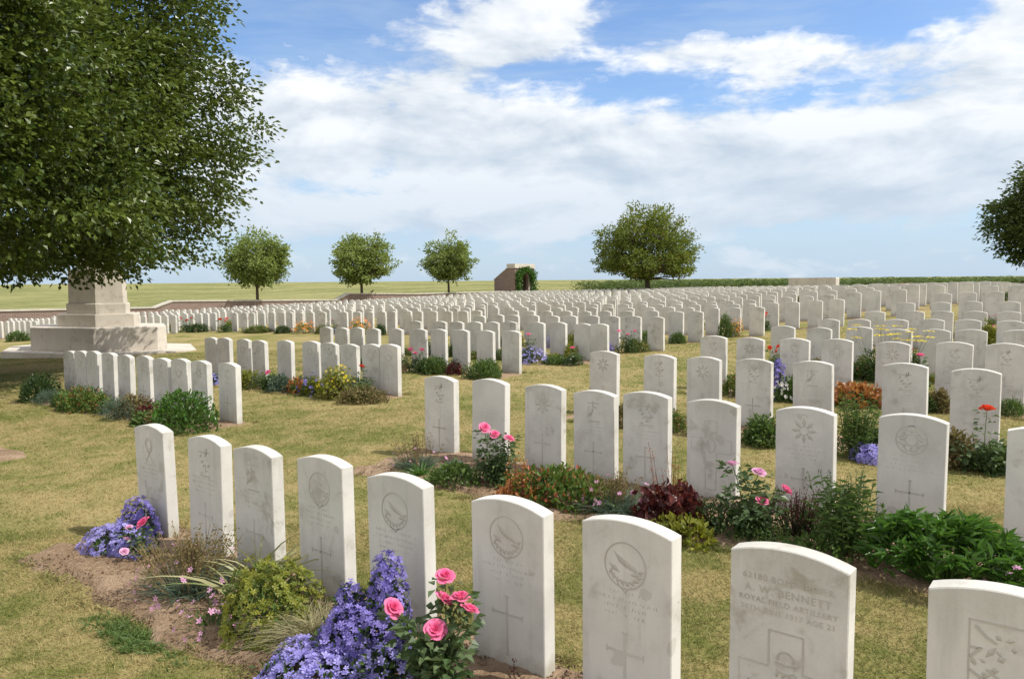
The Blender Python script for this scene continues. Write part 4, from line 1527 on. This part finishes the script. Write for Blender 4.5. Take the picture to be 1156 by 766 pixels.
def p_stalks(root, r, h, rng, n, stem, head=None, headmat=None, seg_leaf=None, leafmat=None, lean=.25, part='stems', size=.02):
    """thin upright stalks with seed heads or flower heads strung along the top"""
    s, hd = MB(), MB()
    for k in range(n):
        a = rng.uniform(0, 2 * PI)
        q = rng.uniform(0, 1)
        b = np.array([math.cos(a) * r * q * .4, math.sin(a) * r * q * .4, 0])
        t = np.array([math.cos(a) * r * q, math.sin(a) * r * q, h * rng.uniform(.7, 1.05)]) + rng.normal(0, lean * .05, 3)
        pts = [b, b * .5 + t * .5 + rng.normal(0, .008, 3), t]
        tube(s, pts, [.003, .0022, .0012], 4, .5, False)
        if head == 'bits':
            c = 12
            u_ = rng.uniform(.55, 1.0, c)
            P = pts[1] + (t - pts[1]) * ((u_ - .5) * 2)[:, None] + rng.normal(0, size * .45, (c, 3))
            leaves(hd, P, rng.normal(size=(c, 3)) + np.array([0, 0, .4]), size * rng.uniform(.5, 1, c), size * .5, rng.uniform(0, 1, c), rng)
        elif head == 'flat':
            c = 26
            rad = size * np.sqrt(rng.uniform(0, 1, c))
            an = rng.uniform(0, 2 * PI, c)
            P = t + np.column_stack([rad * np.cos(an), rad * np.sin(an), -rad * .12 + rng.normal(0, .003, c)])
            stars(hd, P, np.tile([0, 0, 1.0], (c, 1)) + rng.normal(size=(c, 3)) * .25, .013, rng.uniform(0, 1, c), rng, 5, .1, .9)
        elif head == 'spike':
            c = 46
            u_ = rng.uniform(0, 1, c)
            P = t - np.array([0, 0, 1.0]) * (u_ * h * .32)[:, None]
            an = rng.uniform(0, 2 * PI, c)
            dv = np.column_stack([np.cos(an), np.sin(an), np.full(c, .5)])
            P = P + dv * (.004 + .012 * u_)[:, None]
            leaves(hd, P, dv, size * .5, size * .35, rng.uniform(0, 1, c), rng)
        if seg_leaf:
            c = seg_leaf
            u_ = np.linspace(.12, .88, c)
            P = b + (t - b) * u_[:, None]
            an = rng.uniform(0, 2 * PI, c)
            dv = np.column_stack([np.cos(an), np.sin(an), rng.uniform(.1, .7, c)])
            LL.append((P, dv))
    s.build(part, stem, root)
    if head:
        o = hd.build('flower_heads', headmat, root)
        o['kind'] = 'stuff'


LL = []


def flush_leaves(root, mat, L, lw, rng, part='foliage', droop=.3):
    m = MB()
    for P, dv in LL:
        leaves(m, P, dv, L * rng.uniform(.7, 1.2, len(P)), L * lw, rng.uniform(0, 1, len(P)), rng, .12, droop)
    LL.clear()
    m.build(part, mat, root)


GRP_S = 'plants in the nearest flower bed'
GRP_T = 'plants in the second flower bed'
GRP_M = 'plants in the beds of the middle rows'
pl_rng = np.random.default_rng(404)


def plant(name, al, off, label, cat, grp):
    x, y = world_xy(al, off)
    o = empty(name, (x, y, float(terr(x, y)) + .012), TH)
    return tag(o, label, cat, grp)


g = pl_rng
# ---- nearest bed
o = plant('bellflower', -4.88, 2.16, 'violet bellflower mound at the far left end of the nearest bed', 'flowers', GRP_S)
p_mound(o, .22, .15, g, L_DARK, 700, .032)
p_flowers(o, .26, .155, g, F_VIOL, 760, .018, ry=.19, lo=.0)
q = plant('bellflower', -4.93, 2.30, 'upright deep violet bellflower clump against the leftmost headstone of the nearest row', 'flowers', GRP_S)
p_mound(q, .12, .26, g, L_DARK, 300, .032)
p_flowers(q, .14, .28, g, F_VIOLD, 460, .017, lo=.0)
o = plant('rose_bush', -4.62, 2.14, 'low rose among violet bellflowers with one deep pink and three pale blooms', 'rose', GRP_S)
p_rose(o, .10, .22, g, F_PINK, [(.06, .02, .22)], .048, 160, .035)
for b in ((-.10, .0, .17), (-.03, -.05, .12), (.02, -.09, .07)):
    add_bloom(o, F_LPINK, b, .028, g)
o = plant('pinks', -3.86, 2.06, 'loose mound of thin olive stems with small pink flowers in the nearest bed', 'flowers', GRP_S)
p_blades(o, .34, .24, g, L_BLUEG, 900, .005, 1.3, .35, 3, 'foliage', .25)
p_stalks(o, .30, .31, g, 120, M_DRY, 'bits', L_OLIVE, size=.022)
p_flowers(o, .30, .20, g, F_LPINK, 46, .019, ry=.27, lo=-.1, stalk=.03, stalkmat=M_STEM)
o = plant('strap_leaf_plant', -3.46, 2.22, 'clump of cream striped strap leaves in front of the third headstone', 'plant', GRP_S)
p_blades(o, .24, .50, g, L_STRAP, 58, .020, .75, .45, 6)
o = plant('spurge', -3.10, 2.04, 'rounded yellow green spurge bush in the nearest bed', 'shrub', GRP_S)
p_mound(o, .24, .30, g, L_MID, 900, .035, .4)
p_flowers(o, .26, .33, g, L_YG, 1100, .019, 'flower_heads', lo=-.05)
o = plant('pinks', -3.36, 1.88, 'trailing sprig of small pale pink flowers at the bed edge left of the spurge', 'flowers', GRP_S)
p_mound(o, .13, .10, g, L_MID, 120, .025, .3)
p_flowers(o, .17, .13, g, F_LPINK, 34, .017, lo=-.1, stalk=.04, stalkmat=M_STEM)
o = plant('fescue', -2.80, 2.06, 'tuft of pale fine bladed fescue between the spurge and the violet bellflower', 'grass tuft', GRP_S)
p_blades(o, .18, .30, g, L_FESC, 1000, .0028, .8, .45, 4)
o = plant('bellflower', -2.47, 1.98, 'largest violet bellflower, sprawling over the bed and climbing the fifth headstone', 'flowers', GRP_S)
for cx, cy, rx_, ry_, hh, nf, mt in ((-.04, -.12, .29, .20, .14, 1150, F_VIOL), (.0, .05, .21, .15, .27, 850, F_VIOLD), (.06, .17, .11, .09, .46, 600, F_VIOLD), (.24, .0, .15, .13, .19, 340, F_VIOL), (-.10, .10, .10, .09, .33, 300, F_VIOLD)):
    m = MB()
    p, nr = dome(500, rx_, ry_, hh * .93, g, .6)
    p += np.array([cx, cy, 0])
    leaves(m, p, nr + g.normal(size=p.shape) * .5, .035, .02, g.uniform(0, 1, 500), g)
    m.build('foliage', L_DARK, o)
    m = MB()
    p, nr = dome(nf, rx_, ry_, hh, g, .93, .0)
    p += np.array([cx, cy, 0])
    stars(m, p, nr + g.normal(size=p.shape) * .45 + np.array([0, -.2, .35]), g.uniform(.013, .022, nf), g.uniform(0, 1, nf), g, 5, .25, .6)
    m.build('flowers', mt, o)['kind'] = 'stuff'
o = plant('rose_bush', -2.06, 2.08, 'tall rose bush with six big pink blooms between the fifth and sixth headstones', 'rose', GRP_S)
p_rose(o, .17, .40, g, F_PINK, [(-.15, -.08, .34), (.02, .03, .38), (.10, .05, .40), (.17, .02, .38), (.06, -.05, .30), (-.01, .08, .45)], .045, 640, .052)
o = plant('dead_flower_stalk', -1.80, 2.30, 'short dead dark stalk before the large round emblem headstone', 'dead plant', GRP_S)
p_stalks(o, .02, .16, g, 1, M_DARKSTEM, 'bits', L_PURPLE, size=.018)
m = MB()
for k in range(60):
    al_, of_ = g.normal(-3.60, .16), g.normal(1.62, .035)
    x, y = world_xy(al_, of_)
    n_ = 26
    P = np.tile([x, y, float(terr(x, y))], (n_, 1)) + g.normal(0, .02, (n_, 3)) * np.array([1, 1, 0])
    blades(m, P, g.normal(size=(n_, 3)) * .8 + np.array([0, 0, .8]), g.uniform(.03, .075, n_), .006, g.uniform(.2, .8, n_), g, .4, 2)
tag(m.build('weed_patch', L_MID), 'bright green weed patch on the lawn along the nearest bed edge', 'weeds', None, 'stuff')

# ---- second bed
o = plant('pinks', -4.74, 4.62, 'blue green cushion with dry stalks at the left end of the second bed', 'flowers', GRP_T)
p_blades(o, .26, .20, g, L_BLUEG, 700, .006, 1.2, .35, 3, 'foliage')
p_stalks(o, .28, .30, g, 40, M_DRY, 'bits', L_OLIVE, size=.022)
p_flowers(o, .27, .16, g, F_LPINK, 18, .015, stalk=.05, stalkmat=M_DRY)
o = plant('grass_tuft', -4.52, 4.45, 'bright green grass tuft in front of the first stone of the second row', 'grass tuft', GRP_T)
p_blades(o, .13, .19, g, L_GREEN, 130, .008, .7, .4, 4)
o = plant('low_shrub', -4.14, 4.46, 'low glossy green shrub left of the pink rose in the second bed', 'shrub', GRP_T)
p_mound(o, .24, .18, g, L_MID, 600, .045, .55)
o = plant('rose_bush', -3.86, 4.60, 'grey leaved rose bush with three pink blooms in the second bed', 'rose', GRP_T)
p_mound(o, .18, .20, g, L_ROSE, 260, .045, .6, 'lower_leaves')
p_rose(o, .20, .42, g, F_PINK, [(-.09, 0, .44), (.0, .02, .39), (.13, .04, .37)], .048, 520, .05)
o = plant('cranesbill', -3.12, 4.50, 'wide low plant with green and reddening leaves in the second bed', 'plant', GRP_T)
p_mound(o, .44, .26, g, L_MIXRED, 2000, .045, .7, ry=.30, upness=.8)
o = plant('coral_bells', -3.38, 4.28, 'small rusty red leaved clump at the edge of the second bed', 'plant', GRP_T)
p_mound(o, .22, .16, g, L_BRONZE, 380, .04, .7, ry=.16)
p_stalks(o, .2, .34, g, 14, M_REDSTEM, 'bits', L_BRONZE, size=.03)
o = plant('pinks', -2.68, 4.50, 'blue green cushion with lilac flowers, mid second bed', 'flowers', GRP_T)
p_blades(o, .30, .22, g, L_BLUEG, 900, .006, 1.2, .35, 3, 'foliage')
p_stalks(o, .26, .28, g, 46, M_DRY, 'bits', L_OLIVE, size=.022)
p_flowers(o, .26, .22, g, F_LPINK, 22, .020, stalk=.05, stalkmat=M_STEM)
o = plant('coral_bells', -2.24, 4.48, 'dark red leaved clump with thin red flower stalks in the second bed', 'plant', GRP_T)
p_mound(o, .26, .28, g, L_PURPLE, 640, .06, .8, upness=.8)
p_stalks(o, .26, .52, g, 12, M_REDSTEM, 'bits', L_BRONZE, size=.016)
o = plant('low_shrub', -2.06, 4.30, 'low lime green leafy plant at the foot of the dark red clump', 'plant', GRP_T)
p_mound(o, .22, .14, g, L_YG, 460, .045, .7)
o = plant('low_shrub', -1.94, 4.52, 'dark green low shrub between the red clump and the pale pink rose', 'shrub', GRP_T)
p_mound(o, .22, .22, g, L_DARK, 640, .03, .5)
o = plant('rose_bush', -1.78, 4.54, 'rose bush with four pale pink blooms on light leaves in the second bed', 'rose', GRP_T)
p_mound(o, .20, .20, g, L_ROSE, 300, .045, .6, 'lower_leaves')
p_rose(o, .22, .38, g, F_LPINK, [(-.08, 0, .43), (.07, .04, .39)], .050, 560, .052)
for b in ((.13, -.06, .25), (.22, .08, .30)):
    add_bloom(o, F_PINK, b, .042, g)
o = plant('low_shrub', -1.60, 4.44, 'small fine leaved green cushion below the pale pink rose', 'shrub', GRP_T)
p_mound(o, .20, .15, g, L_MID, 620, .022, .4)
o = plant('stonecrop', -1.50, 4.66, 'dark brownish flowering clump right of the pale pink rose', 'plant', GRP_T)
p_mound(o, .16, .22, g, L_DARK, 420, .028, .4)
p_stalks(o, .16, .30, g, 46, M_DARKSTEM, 'bits', L_PURPLE, size=.018)
o = plant('speedwell', -1.18, 4.56, 'tall speedwell with narrow leaves and thin spikes in the second bed', 'plant', GRP_T)
p_stalks(o, .24, .47, g, 46, M_STEM, 'spike', L_DARK, 14, size=.02)
flush_leaves(o, L_MID, .075, .2, g)
p_mound(o, .17, .16, g, L_MID, 260, .04, .25)
o = plant('peony_bush', -.66, 4.46, 'broad glossy green bush of pointed leaves before the clean crossed badge headstone', 'shrub', GRP_T)
m = MB()
for k in range(130):
    a = g.uniform(0, 2 * PI)
    rad = math.sqrt(g.uniform(0, 1))
    hh = .34 * math.sqrt(max(0, 1 - .75 * rad * rad)) * g.uniform(.75, 1.08)
    c = np.array([math.cos(a) * rad * .40, math.sin(a) * rad * .29, hh])
    n_ = 15
    an = g.uniform(0, 2 * PI, n_)
    out = np.array([math.cos(a) * rad * .5, math.sin(a) * rad * .5, 0])
    dv = np.column_stack([np.cos(an) * .8, np.sin(an) * .8, g.uniform(.1, 1.1, n_)]) + out
    P = np.tile(c, (n_, 1)) - np.column_stack([0 * an, 0 * an, g.uniform(0, .10, n_)])
    leaves(m, P, dv, g.uniform(.055, .10, n_), .023, np.clip(g.uniform(0, .8, n_) + (.2 if hh > .25 else 0), 0, 1), g, .25, .25)
    tube(m, [c * np.array([.4, .4, 0]), c * np.array([.85, .85, .6]), c], [.005, .004, .003], 4, .4, False)
m.build('foliage', L_GREEN, o)
o = plant('pinks', -.36, 4.36, 'small pink flowers on fine stems right of the broad glossy bush', 'flowers', GRP_T)
p_mound(o, .14, .13, g, L_MID, 260, .03, .3)
p_flowers(o, .16, .16, g, F_LPINK, 34, .017, stalk=.04, stalkmat=M_STEM)

for al_, of_, r_, h_, mt_, lab_ in ((-3.66, 4.62, .20, .12, L_MID, 'low green filler at the foot of the third stone of the second row'),
                                     (-2.92, 4.72, .22, .16, L_OLIVE, 'olive filler behind the reddening leaves in the second bed'),
                                     (-1.30, 4.42, .20, .13, L_MID, 'low green filler left of the tall speedwell'),
                                     (-1.42, 4.80, .16, .20, L_DARK, 'dark filler against the star badge stone'),
                                     (-1.02, 4.74, .18, .24, L_MID, 'leafy filler between the tall speedwell and the broad glossy bush'),
                                     (-.10, 4.50, .24, .20, L_MID, 'low green filler at the right end of the second bed'),
                                     (-4.32, 4.66, .16, .12, L_BLUEG, 'grey green filler by the first stone of the second row')):
    o = plant('low_shrub', al_, of_, lab_, 'shrub', GRP_T)
    p_mound(o, r_, h_, g, mt_, 360, .04, .5)
# ---- middle rows: prototypes that are copied
MID = [
    # name, al, off, r, h, kind, label, cat
    ('low_shrub', -2.60, 7.10, .18, .26, 'mid', 'rounded mid green shrub seen between stones of the second row', 'shrub'),
    ('feathery_shrub', -1.78, 7.05, .20, .52, 'feather', 'tall feathery green shrub between the star badge and crossed badge stones', 'shrub'),
    ('bellflower', -1.62, 6.95, .13, .12, 'viol', 'patch of violet bellflower at the foot of the feathery shrub', 'flowers'),
    ('rose_bush', -.80, 7.05, .19, .28, 'redrose', 'rose bush with a single tall scarlet red bloom at the right', 'rose'),
    ('low_shrub', -1.02, 7.1, .15, .28, 'olive', 'olive green clump left of the scarlet red rose', 'shrub'),
    ('upright_shrub', -3.30, 7.2, .09, .26, 'mid', 'narrow green upright plant between two stones of the third row', 'shrub'),
    ('upright_shrub', -3.72, 9.75, .12, .38, 'mid', 'narrow green upright shrub left in the fourth row bed', 'shrub'),
    ('bellflower', -3.40, 9.75, .08, .46, 'violspike', 'upright violet spikes in the fourth row bed', 'flowers'),
    ('low_shrub', -3.16, 9.70, .17, .30, 'mid', 'bright green shrub by small white flowers in the fourth row bed', 'shrub'),
    ('white_flowers', -3.30, 9.62, .12, .22, 'white', 'small clump of whitish flowers in the fourth row bed', 'flowers'),
    ('coral_bells', -2.46, 9.73, .29, .26, 'bronze', 'bright orange bronze leaved clump between headstones', 'plant'),
    ('yarrow', -2.62, 12.05, .33, .50, 'yarrow', 'big dark green clump with flat yellow yarrow heads', 'flowers'),
    ('bellflower', -1.84, 9.75, .11, .38, 'violdeep', 'deep violet flower clump under a single pink rose', 'flowers'),
    ('rose_bush', -1.80, 9.85, .07, .56, 'pinkrose', 'single tall pink rose above deep violet flowers', 'rose'),
    ('low_shrub', -1.58, 9.75, .13, .24, 'olive', 'small olive clump right of the orange bronze leaves', 'shrub'),
    ('rose_bush', -3.55, 14.25, .22, .42, 'redrose3', 'red rose bush with three blooms far right of the grass aisle', 'rose'),
    ('upright_shrub', -1.9, 16.4, .14, .55, 'yg', 'tall yellow green plant in the rows at far right', 'shrub'),
    ('rose_bush', -9.95, 9.72, .20, .36, 'pinkrose3', 'rose bush with three pink blooms left of the grass aisle', 'rose'),
    ('low_shrub', -9.49, 9.74, .25, .28, 'mid', 'mid green mound right of the three pink roses', 'shrub'),
    ('coral_bells', -9.05, 9.76, .14, .28, 'purple', 'dark red spire and leaves in the left plot bed', 'plant'),
    ('low_shrub', -8.25, 9.62, .30, .28, 'yg2', 'wide light green mound before the end stone of its row', 'shrub'),
    ('rose_bush', -9.05, 11.9, .12, .48, 'pinkrose', 'upright pink rose behind the light green mound', 'rose'),
    ('bellflower', -8.86, 11.75, .32, .28, 'viol', 'wide violet bellflower patch left of the grass aisle', 'flowers'),
    ('low_shrub', -8.35, 11.82, .22, .14, 'mid', 'low green clump right of the wide violet patch', 'shrub'),
    ('rose_bush', -7.95, 11.8, .19, .28, 'pinkrose', 'low rose with one bright pink bloom at the row end', 'rose'),
    ('bellflower', -8.85, 14.2, .28, .22, 'violdeep', 'deep violet patch farther back beside the grass aisle', 'flowers'),
    ('rose_bush', -8.2, 14.25, .28, .40, 'pinkrose3', 'rose with three salmon pink blooms farther back beside the aisle', 'rose'),
    ('iris_clump', -12.78, 6.75, .08, .38, 'strapgreen', 'green sword leaves behind the solitary end headstone', 'plant'),
    ('bellflower', -12.1, 6.95, .13, .16, 'viol', 'small blue violet clump in the yellow spurge row', 'flowers'),
    ('low_shrub', -11.1, 7.02, .28, .26, 'yg', 'low yellow green mound at the left of its row', 'shrub'),
    ('low_shrub', -10.15, 7.0, .20, .24, 'olivegrey', 'grey green rounded clump in the yellow spurge row', 'shrub'),
    ('coral_bells', -9.80, 7.04, .15, .22, 'bronze2', 'orange tinged low clump in the yellow spurge row', 'plant'),
    ('low_shrub', -9.40, 7.02, .20, .28, 'darkviol', 'dark blue green clump left of the yellow spurge', 'shrub'),
    ('spurge', -8.82, 7.02, .28, .40, 'yellow', 'bright yellow flowering spurge before the end stones', 'shrub'),
    ('low_shrub', -8.18, 6.95, .32, .20, 'olive', 'spreading olive clump at the foot of the end stone', 'shrub'),
    ('rose_bush', -8.48, 7.2, .10, .40, 'redrose', 'small red rose right of the yellow spurge', 'rose'),
    ('rose_bush', -10.55, 7.05, .09, .24, 'pinkrose', 'tiny pink rose in the yellow spurge row', 'rose'),
    ('low_shrub', -12.95, 4.62, .30, .38, 'green', 'dark green bush at the left end of the bed by the cross', 'shrub'),
    ('low_shrub', -12.40, 4.55, .22, .20, 'bluegreen', 'blue green low cushion at the left of the bed by the cross', 'shrub'),
    ('low_shrub', -11.30, 4.56, .32, .30, 'mixred', 'wide mixed green and reddish clump in the bed by the cross', 'plant'),
    ('coral_bells', -10.85, 4.62, .16, .22, 'mixred', 'small reddish clump in the bed by the cross', 'plant'),
    ('lavender', -9.96, 4.48, .20, .25, 'bluegreen', 'rounded grey blue lavender in the bed by the cross', 'shrub'),
    ('coral_bells', -9.45, 4.60, .18, .24, 'purple', 'dark red leaved clump right of the grey lavender', 'plant'),
    ('low_shrub', -9.26, 4.44, .15, .14, 'yg2', 'low light green plant below the dark red clump', 'plant'),
    ('low_shrub', -8.46, 4.50, .33, .40, 'bush', 'large round glossy dark green bush near the solitary end headstone', 'shrub'),
]


def mid_plant(kind, o, r, h, g):
    if kind in ('mid', 'olive', 'olivegrey', 'green', 'bluegreen', 'yg', 'yg2', 'mixred'):
        mt = {'mid': L_MID, 'olive': L_OLIVE, 'olivegrey': L_BLUEG, 'green': L_DARK, 'bluegreen': L_BLUEG, 'yg': L_YG, 'yg2': L_MID, 'mixred': L_MIXRED}[kind]
        p_mound(o, r, h, g, mt, int(420 + 1500 * r * h * 6), .05 if kind != 'bluegreen' else .035, .5 if kind != 'bluegreen' else .25, ry=r * .8)
    elif kind == 'bush':
        p_mound(o, r, h, g, L_MID, 700, .06, .5, shell=.5)
        p_mound(o, r * 1.02, h * 1.03, g, L_GREEN, 1100, .055, .5, 'young_leaves', .8, None, .85)
    elif kind == 'feather':
        p_stalks(o, r, h, g, 46, M_STEM, None, None, 18)
        flush_leaves(o, L_MID, .06, .22, g)
        p_mound(o, r * .8, h * .7, g, L_MID, 500, .045, .3)
    elif kind in ('viol', 'violdeep', 'violspike', 'darkviol'):
        p_mound(o, r * .9, h * .85, g, L_DARK, 300, .04)
        p_flowers(o, r, h, g, F_VIOL if kind in ('viol',) else F_VIOLD, 60 if kind == 'darkviol' else 260, .026, lo=-.05)
    elif kind == 'white':
        p_mound(o, r, h * .8, g, L_MID, 200, .04)
        p_flowers(o, r, h, g, F_WHITE, 60, .025, lo=.1)
    elif kind in ('redrose', 'pinkrose', 'redrose3', 'pinkrose3'):
        mt = F_RED if kind.startswith('red') else F_PINK
        tops = [(.0, 0, h * (1.6 if kind == 'redrose' and r > .15 else 1.0))]
        if kind.endswith('3'):
            tops = [(-r * .6, 0, h), (r * .5, .03, h * 1.02), (r * .1, -.04, h * .85)]
        p_rose(o, r, h, g, mt, tops, .065 if kind in ('redrose',) and r > .15 else .055, 260, .055)
        p_mound(o, r * .85, h * .55, g, L_ROSE, 220, .05, .6, 'lower_leaves')
    elif kind in ('bronze', 'bronze2'):
        p_mound(o, r, h, g, L_BRONZE, 420, .075 if kind == 'bronze' else .05, .8, upness=.7, ry=r * .7)
    elif kind == 'purple':
        p_mound(o, r, h * .7, g, L_PURPLE, 320, .06, .75)
        p_stalks(o, r * .5, h * 1.1, g, 4, M_REDSTEM, 'bits', L_PURPLE, size=.03)
    elif kind == 'yarrow':
        p_mound(o, r, h, g, L_DARK, 1200, .07, .35, ry=r * .8)
        p_stalks(o, r * 1.5, h * 1.45, g, 20, M_STEM, 'flat', F_YEL, size=.075)
    elif kind == 'yellow':
        p_mound(o, r, h * .92, g, L_YG, 700, .05, .5)
        p_flowers(o, r, h, g, L_YG, 260, .026, 'flower_heads', lo=.15)
        p_flowers(o, r, h * 1.02, g, F_YEL, 70, .022, lo=.35)
    elif kind == 'strapgreen':
        p_blades(o, r * 2, h * 1.2, g, L_MID, 26, .03, .35, .25, 4)
    elif kind == 'redmix':
        p_mound(o, r, h * .8, g, L_MIXRED, 320, .05, .6)
        p_flowers(o, r, h, g, F_RED, 20, .05, lo=.3)
    elif kind == 'orange':
        p_mound(o, r, h * .85, g, L_YG, 320, .05, .6)
        p_flowers(o, r, h, g, F_ORANGE, 80, .035, lo=.2)


for (nm, al, off, r, h, kind, lab, cat) in MID:
    o = plant(nm, al, off, lab, cat, GRP_M)
    mid_plant(kind, o, r * 1.2, h * 1.08, g)

# far plants: one of each kind is built, then copied along the far beds
PROTO = {}


def far_plant(nm, kind, al, off, r, h, lab, cat):
    key = kind
    x, y = world_xy(al, off)
    if key not in PROTO:
        o = empty(nm, (0, 0, 0), TH)
        mid_plant(kind, o, .3, .4, g)
        PROTO[key] = o
        c = o
    else:
        c = copy_tree(PROTO[key])
        c.name = nm
    c.location = (x, y, float(terr(x, y)) + .01)
    c.scale = (r / .3, r / .3, h / .4)
    c.rotation_euler = (0, 0, g.uniform(0, 6))
    tag(c, lab, cat, 'small clumps filling the nearer beds' if lab.startswith('small ') else 'small plants in the distant beds')


FAR = [
    ('low_shrub', 'mid', -33.6, 16.5, .3, .35, 'tiny green clump at the left end of the bed right of the cross', 'shrub'),
    ('coral_bells', 'mixred', -32.0, 16.5, .35, .35, 'tiny pinkish red clump in the bed right of the cross', 'plant'),
    ('rose_bush', 'redrose3', -30.3, 16.45, .40, .55, 'far red rose bush in the bed right of the cross', 'rose'),
    ('low_shrub', 'green', -29.4, 16.45, .5, .36, 'far dark green mound before the end stone right of the cross', 'shrub'),
    ('low_shrub', 'yg', -28.5, 17.3, .28, .42, 'far yellow green clump left of the orange red roses', 'shrub'),
    ('rose_bush', 'redrose3', -27.7, 16.6, .42, .50, 'far orange red rose bush at the start of the long row', 'rose'),
    ('low_shrub', 'mixred', -25.4, 16.55, .6, .28, 'far reddish green strip of leaves below the long row', 'plant'),
    ('low_shrub', 'green', -23.8, 16.55, .38, .28, 'far dark green mound in the long row bed', 'shrub'),
    ('orange_flowers', 'orange', -22.6, 16.6, .42, .45, 'far orange yellow flower clump in the long row bed', 'flowers'),
    ('rose_bush', 'pinkrose', -21.0, 16.6, .22, .45, 'far pink rose over a violet patch in the long row', 'rose'),
    ('bellflower', 'viol', -20.7, 16.4, .22, .2, 'far small violet patch in the long row bed', 'flowers'),
    ('orange_flowers', 'orange', -19.6, 16.55, .4, .55, 'far tall yellow and orange clump in the long row bed', 'flowers'),
    ('low_shrub', 'green', -18.6, 16.6, .25, .35, 'far dark clump at the right end of the long row bed', 'shrub'),
    ('low_shrub', 'mid', -33.2, 11.2, .55, .40, 'far green clump before the small plot left of the cross', 'shrub'),
    ('rose_bush', 'pinkrose3', -33.0, 15.2, .3, .45, 'far pink rose before the brick wall left of the cross', 'rose'),
    ('white_flowers', 'white', -9.6, 21.0, .3, .3, 'far whitish flowers among the massed stones', 'flowers'),
    ('low_shrub', 'mid', -8.9, 16.5, .35, .3, 'far green clump below the end stones by the aisle', 'shrub'),
    ('rose_bush', 'redrose3', -8.75, 16.6, .16, .5, 'far red rose between the end stones by the aisle', 'rose'),
    ('upright_shrub', 'mid', -7.9, 18.7, .2, .6, 'far tall bright green plant at the row end by the aisle', 'shrub'),
    ('low_shrub', 'orange', -7.7, 18.9, .18, .45, 'far yellowish clump at the row end by the aisle', 'flowers'),
    ('rose_bush', 'redrose3', -7.7, 20.9, .25, .45, 'far red rose at the row end by the aisle', 'rose'),
]
for (nm, kind, al, off, r, h, lab, cat) in FAR:
    far_plant(nm, kind, al, off, r, h, lab, cat)
kinds = [('low_shrub', 'mid', 'shrub'), ('low_shrub', 'green', 'shrub'), ('low_shrub', 'yg', 'shrub'), ('rose_bush', 'redrose3', 'rose'), ('rose_bush', 'pinkrose3', 'rose'), ('coral_bells', 'mixred', 'plant'), ('bellflower', 'viol', 'flowers'), ('low_shrub', 'mixred', 'plant'), ('white_flowers', 'white', 'flowers')]
FARLAB = {'mid': 'tiny green clump lost among the distant massed stones', 'green': 'tiny dark green clump lost among the distant massed stones', 'yg': 'tiny yellow green clump lost among the distant massed stones', 'redrose3': 'tiny red rose bush lost among the distant massed stones', 'pinkrose3': 'tiny pink rose bush lost among the distant massed stones', 'mixred': 'tiny reddish clump lost among the distant massed stones', 'viol': 'tiny violet patch lost among the distant massed stones', 'white': 'tiny white flowers lost among the distant massed stones'}
fr_ = random.Random(99)
for k in range(105):
    off = fr_.choice([12.45, 14.85, 12.6, 14.8] + offs[:9])
    al = fr_.uniform(-13, -7.7) if fr_.random() < .35 else fr_.uniform(-4.4, -.6)
    if off > 17 and fr_.random() < .5:
        al = fr_.uniform(-30, -8)
    nm, kind, cat = fr_.choice(kinds)
    far_plant(nm, kind, al, off - .34, fr_.uniform(.16, .32), fr_.uniform(.2, .42), FARLAB[kind], cat)
FILL = {'W': 'small mixed clump in the crowded bed before the memorial cross', 'X': 'small mixed clump in the bed of the yellow spurge row', 'Z': 'small mixed clump in the bed with the three pink roses',
        'U': 'small low clump at the foot of the third row right', 'V': 'small low clump at the foot of the fourth row right', 'Z2': 'small low clump in the bed of the wide violet patch', 'V2': 'small low clump at the foot of the fifth row right'}
for nm_, off, a0, a1, cnt in (('W', 4.60, -13.0, -8.6, 11), ('X', 7.05, -12.2, -8.1, 8), ('Z', 9.80, -13.0, -8.2, 9), ('U', 7.20, -4.8, -.6, 5), ('V', 9.75, -4.4, -.6, 6), ('Z2', 11.95, -12.8, -8.0, 7), ('V2', 12.1, -4.2, -.8, 5)):
    for k in range(cnt):
        al = a0 + (a1 - a0) * (k + fr_.uniform(.1, .9)) / cnt
        kind = fr_.choice(['mid', 'mid', 'mixred', 'green', 'yg', 'bluegreen', 'olive'])
        far_plant('low_shrub', kind, al, off + fr_.uniform(-.08, .12), fr_.uniform(.16, .27) * (1.0 if nm_ in 'WXZ' else .9), fr_.uniform(.18, .36) * (.9 if nm_ in 'WXZ' else .8), FILL[nm_], 'shrub')
# shrub with orange leaves before the corn, dark shrub at the right
x, y = (1019 - 578) / 865.4 * 54, 54
o = empty('orange_shrub', (x, y, float(terr(x, y))), TH)
tag(o, 'orange brown shrub before the corn at the far right', 'shrub')
p_mound(o, .85, .75, g, L_BRONZE, 700, .14, .6)
x, y = (1152 - 578) / 865.4 * 46, 46
o = empty('dark_shrub', (x, y, float(terr(x, y))), TH)
tag(o, 'small dark shrub at the right edge behind the far stones', 'shrub')
p_mound(o, .5, .8, g, L_PURPLE, 500, .14, .6)
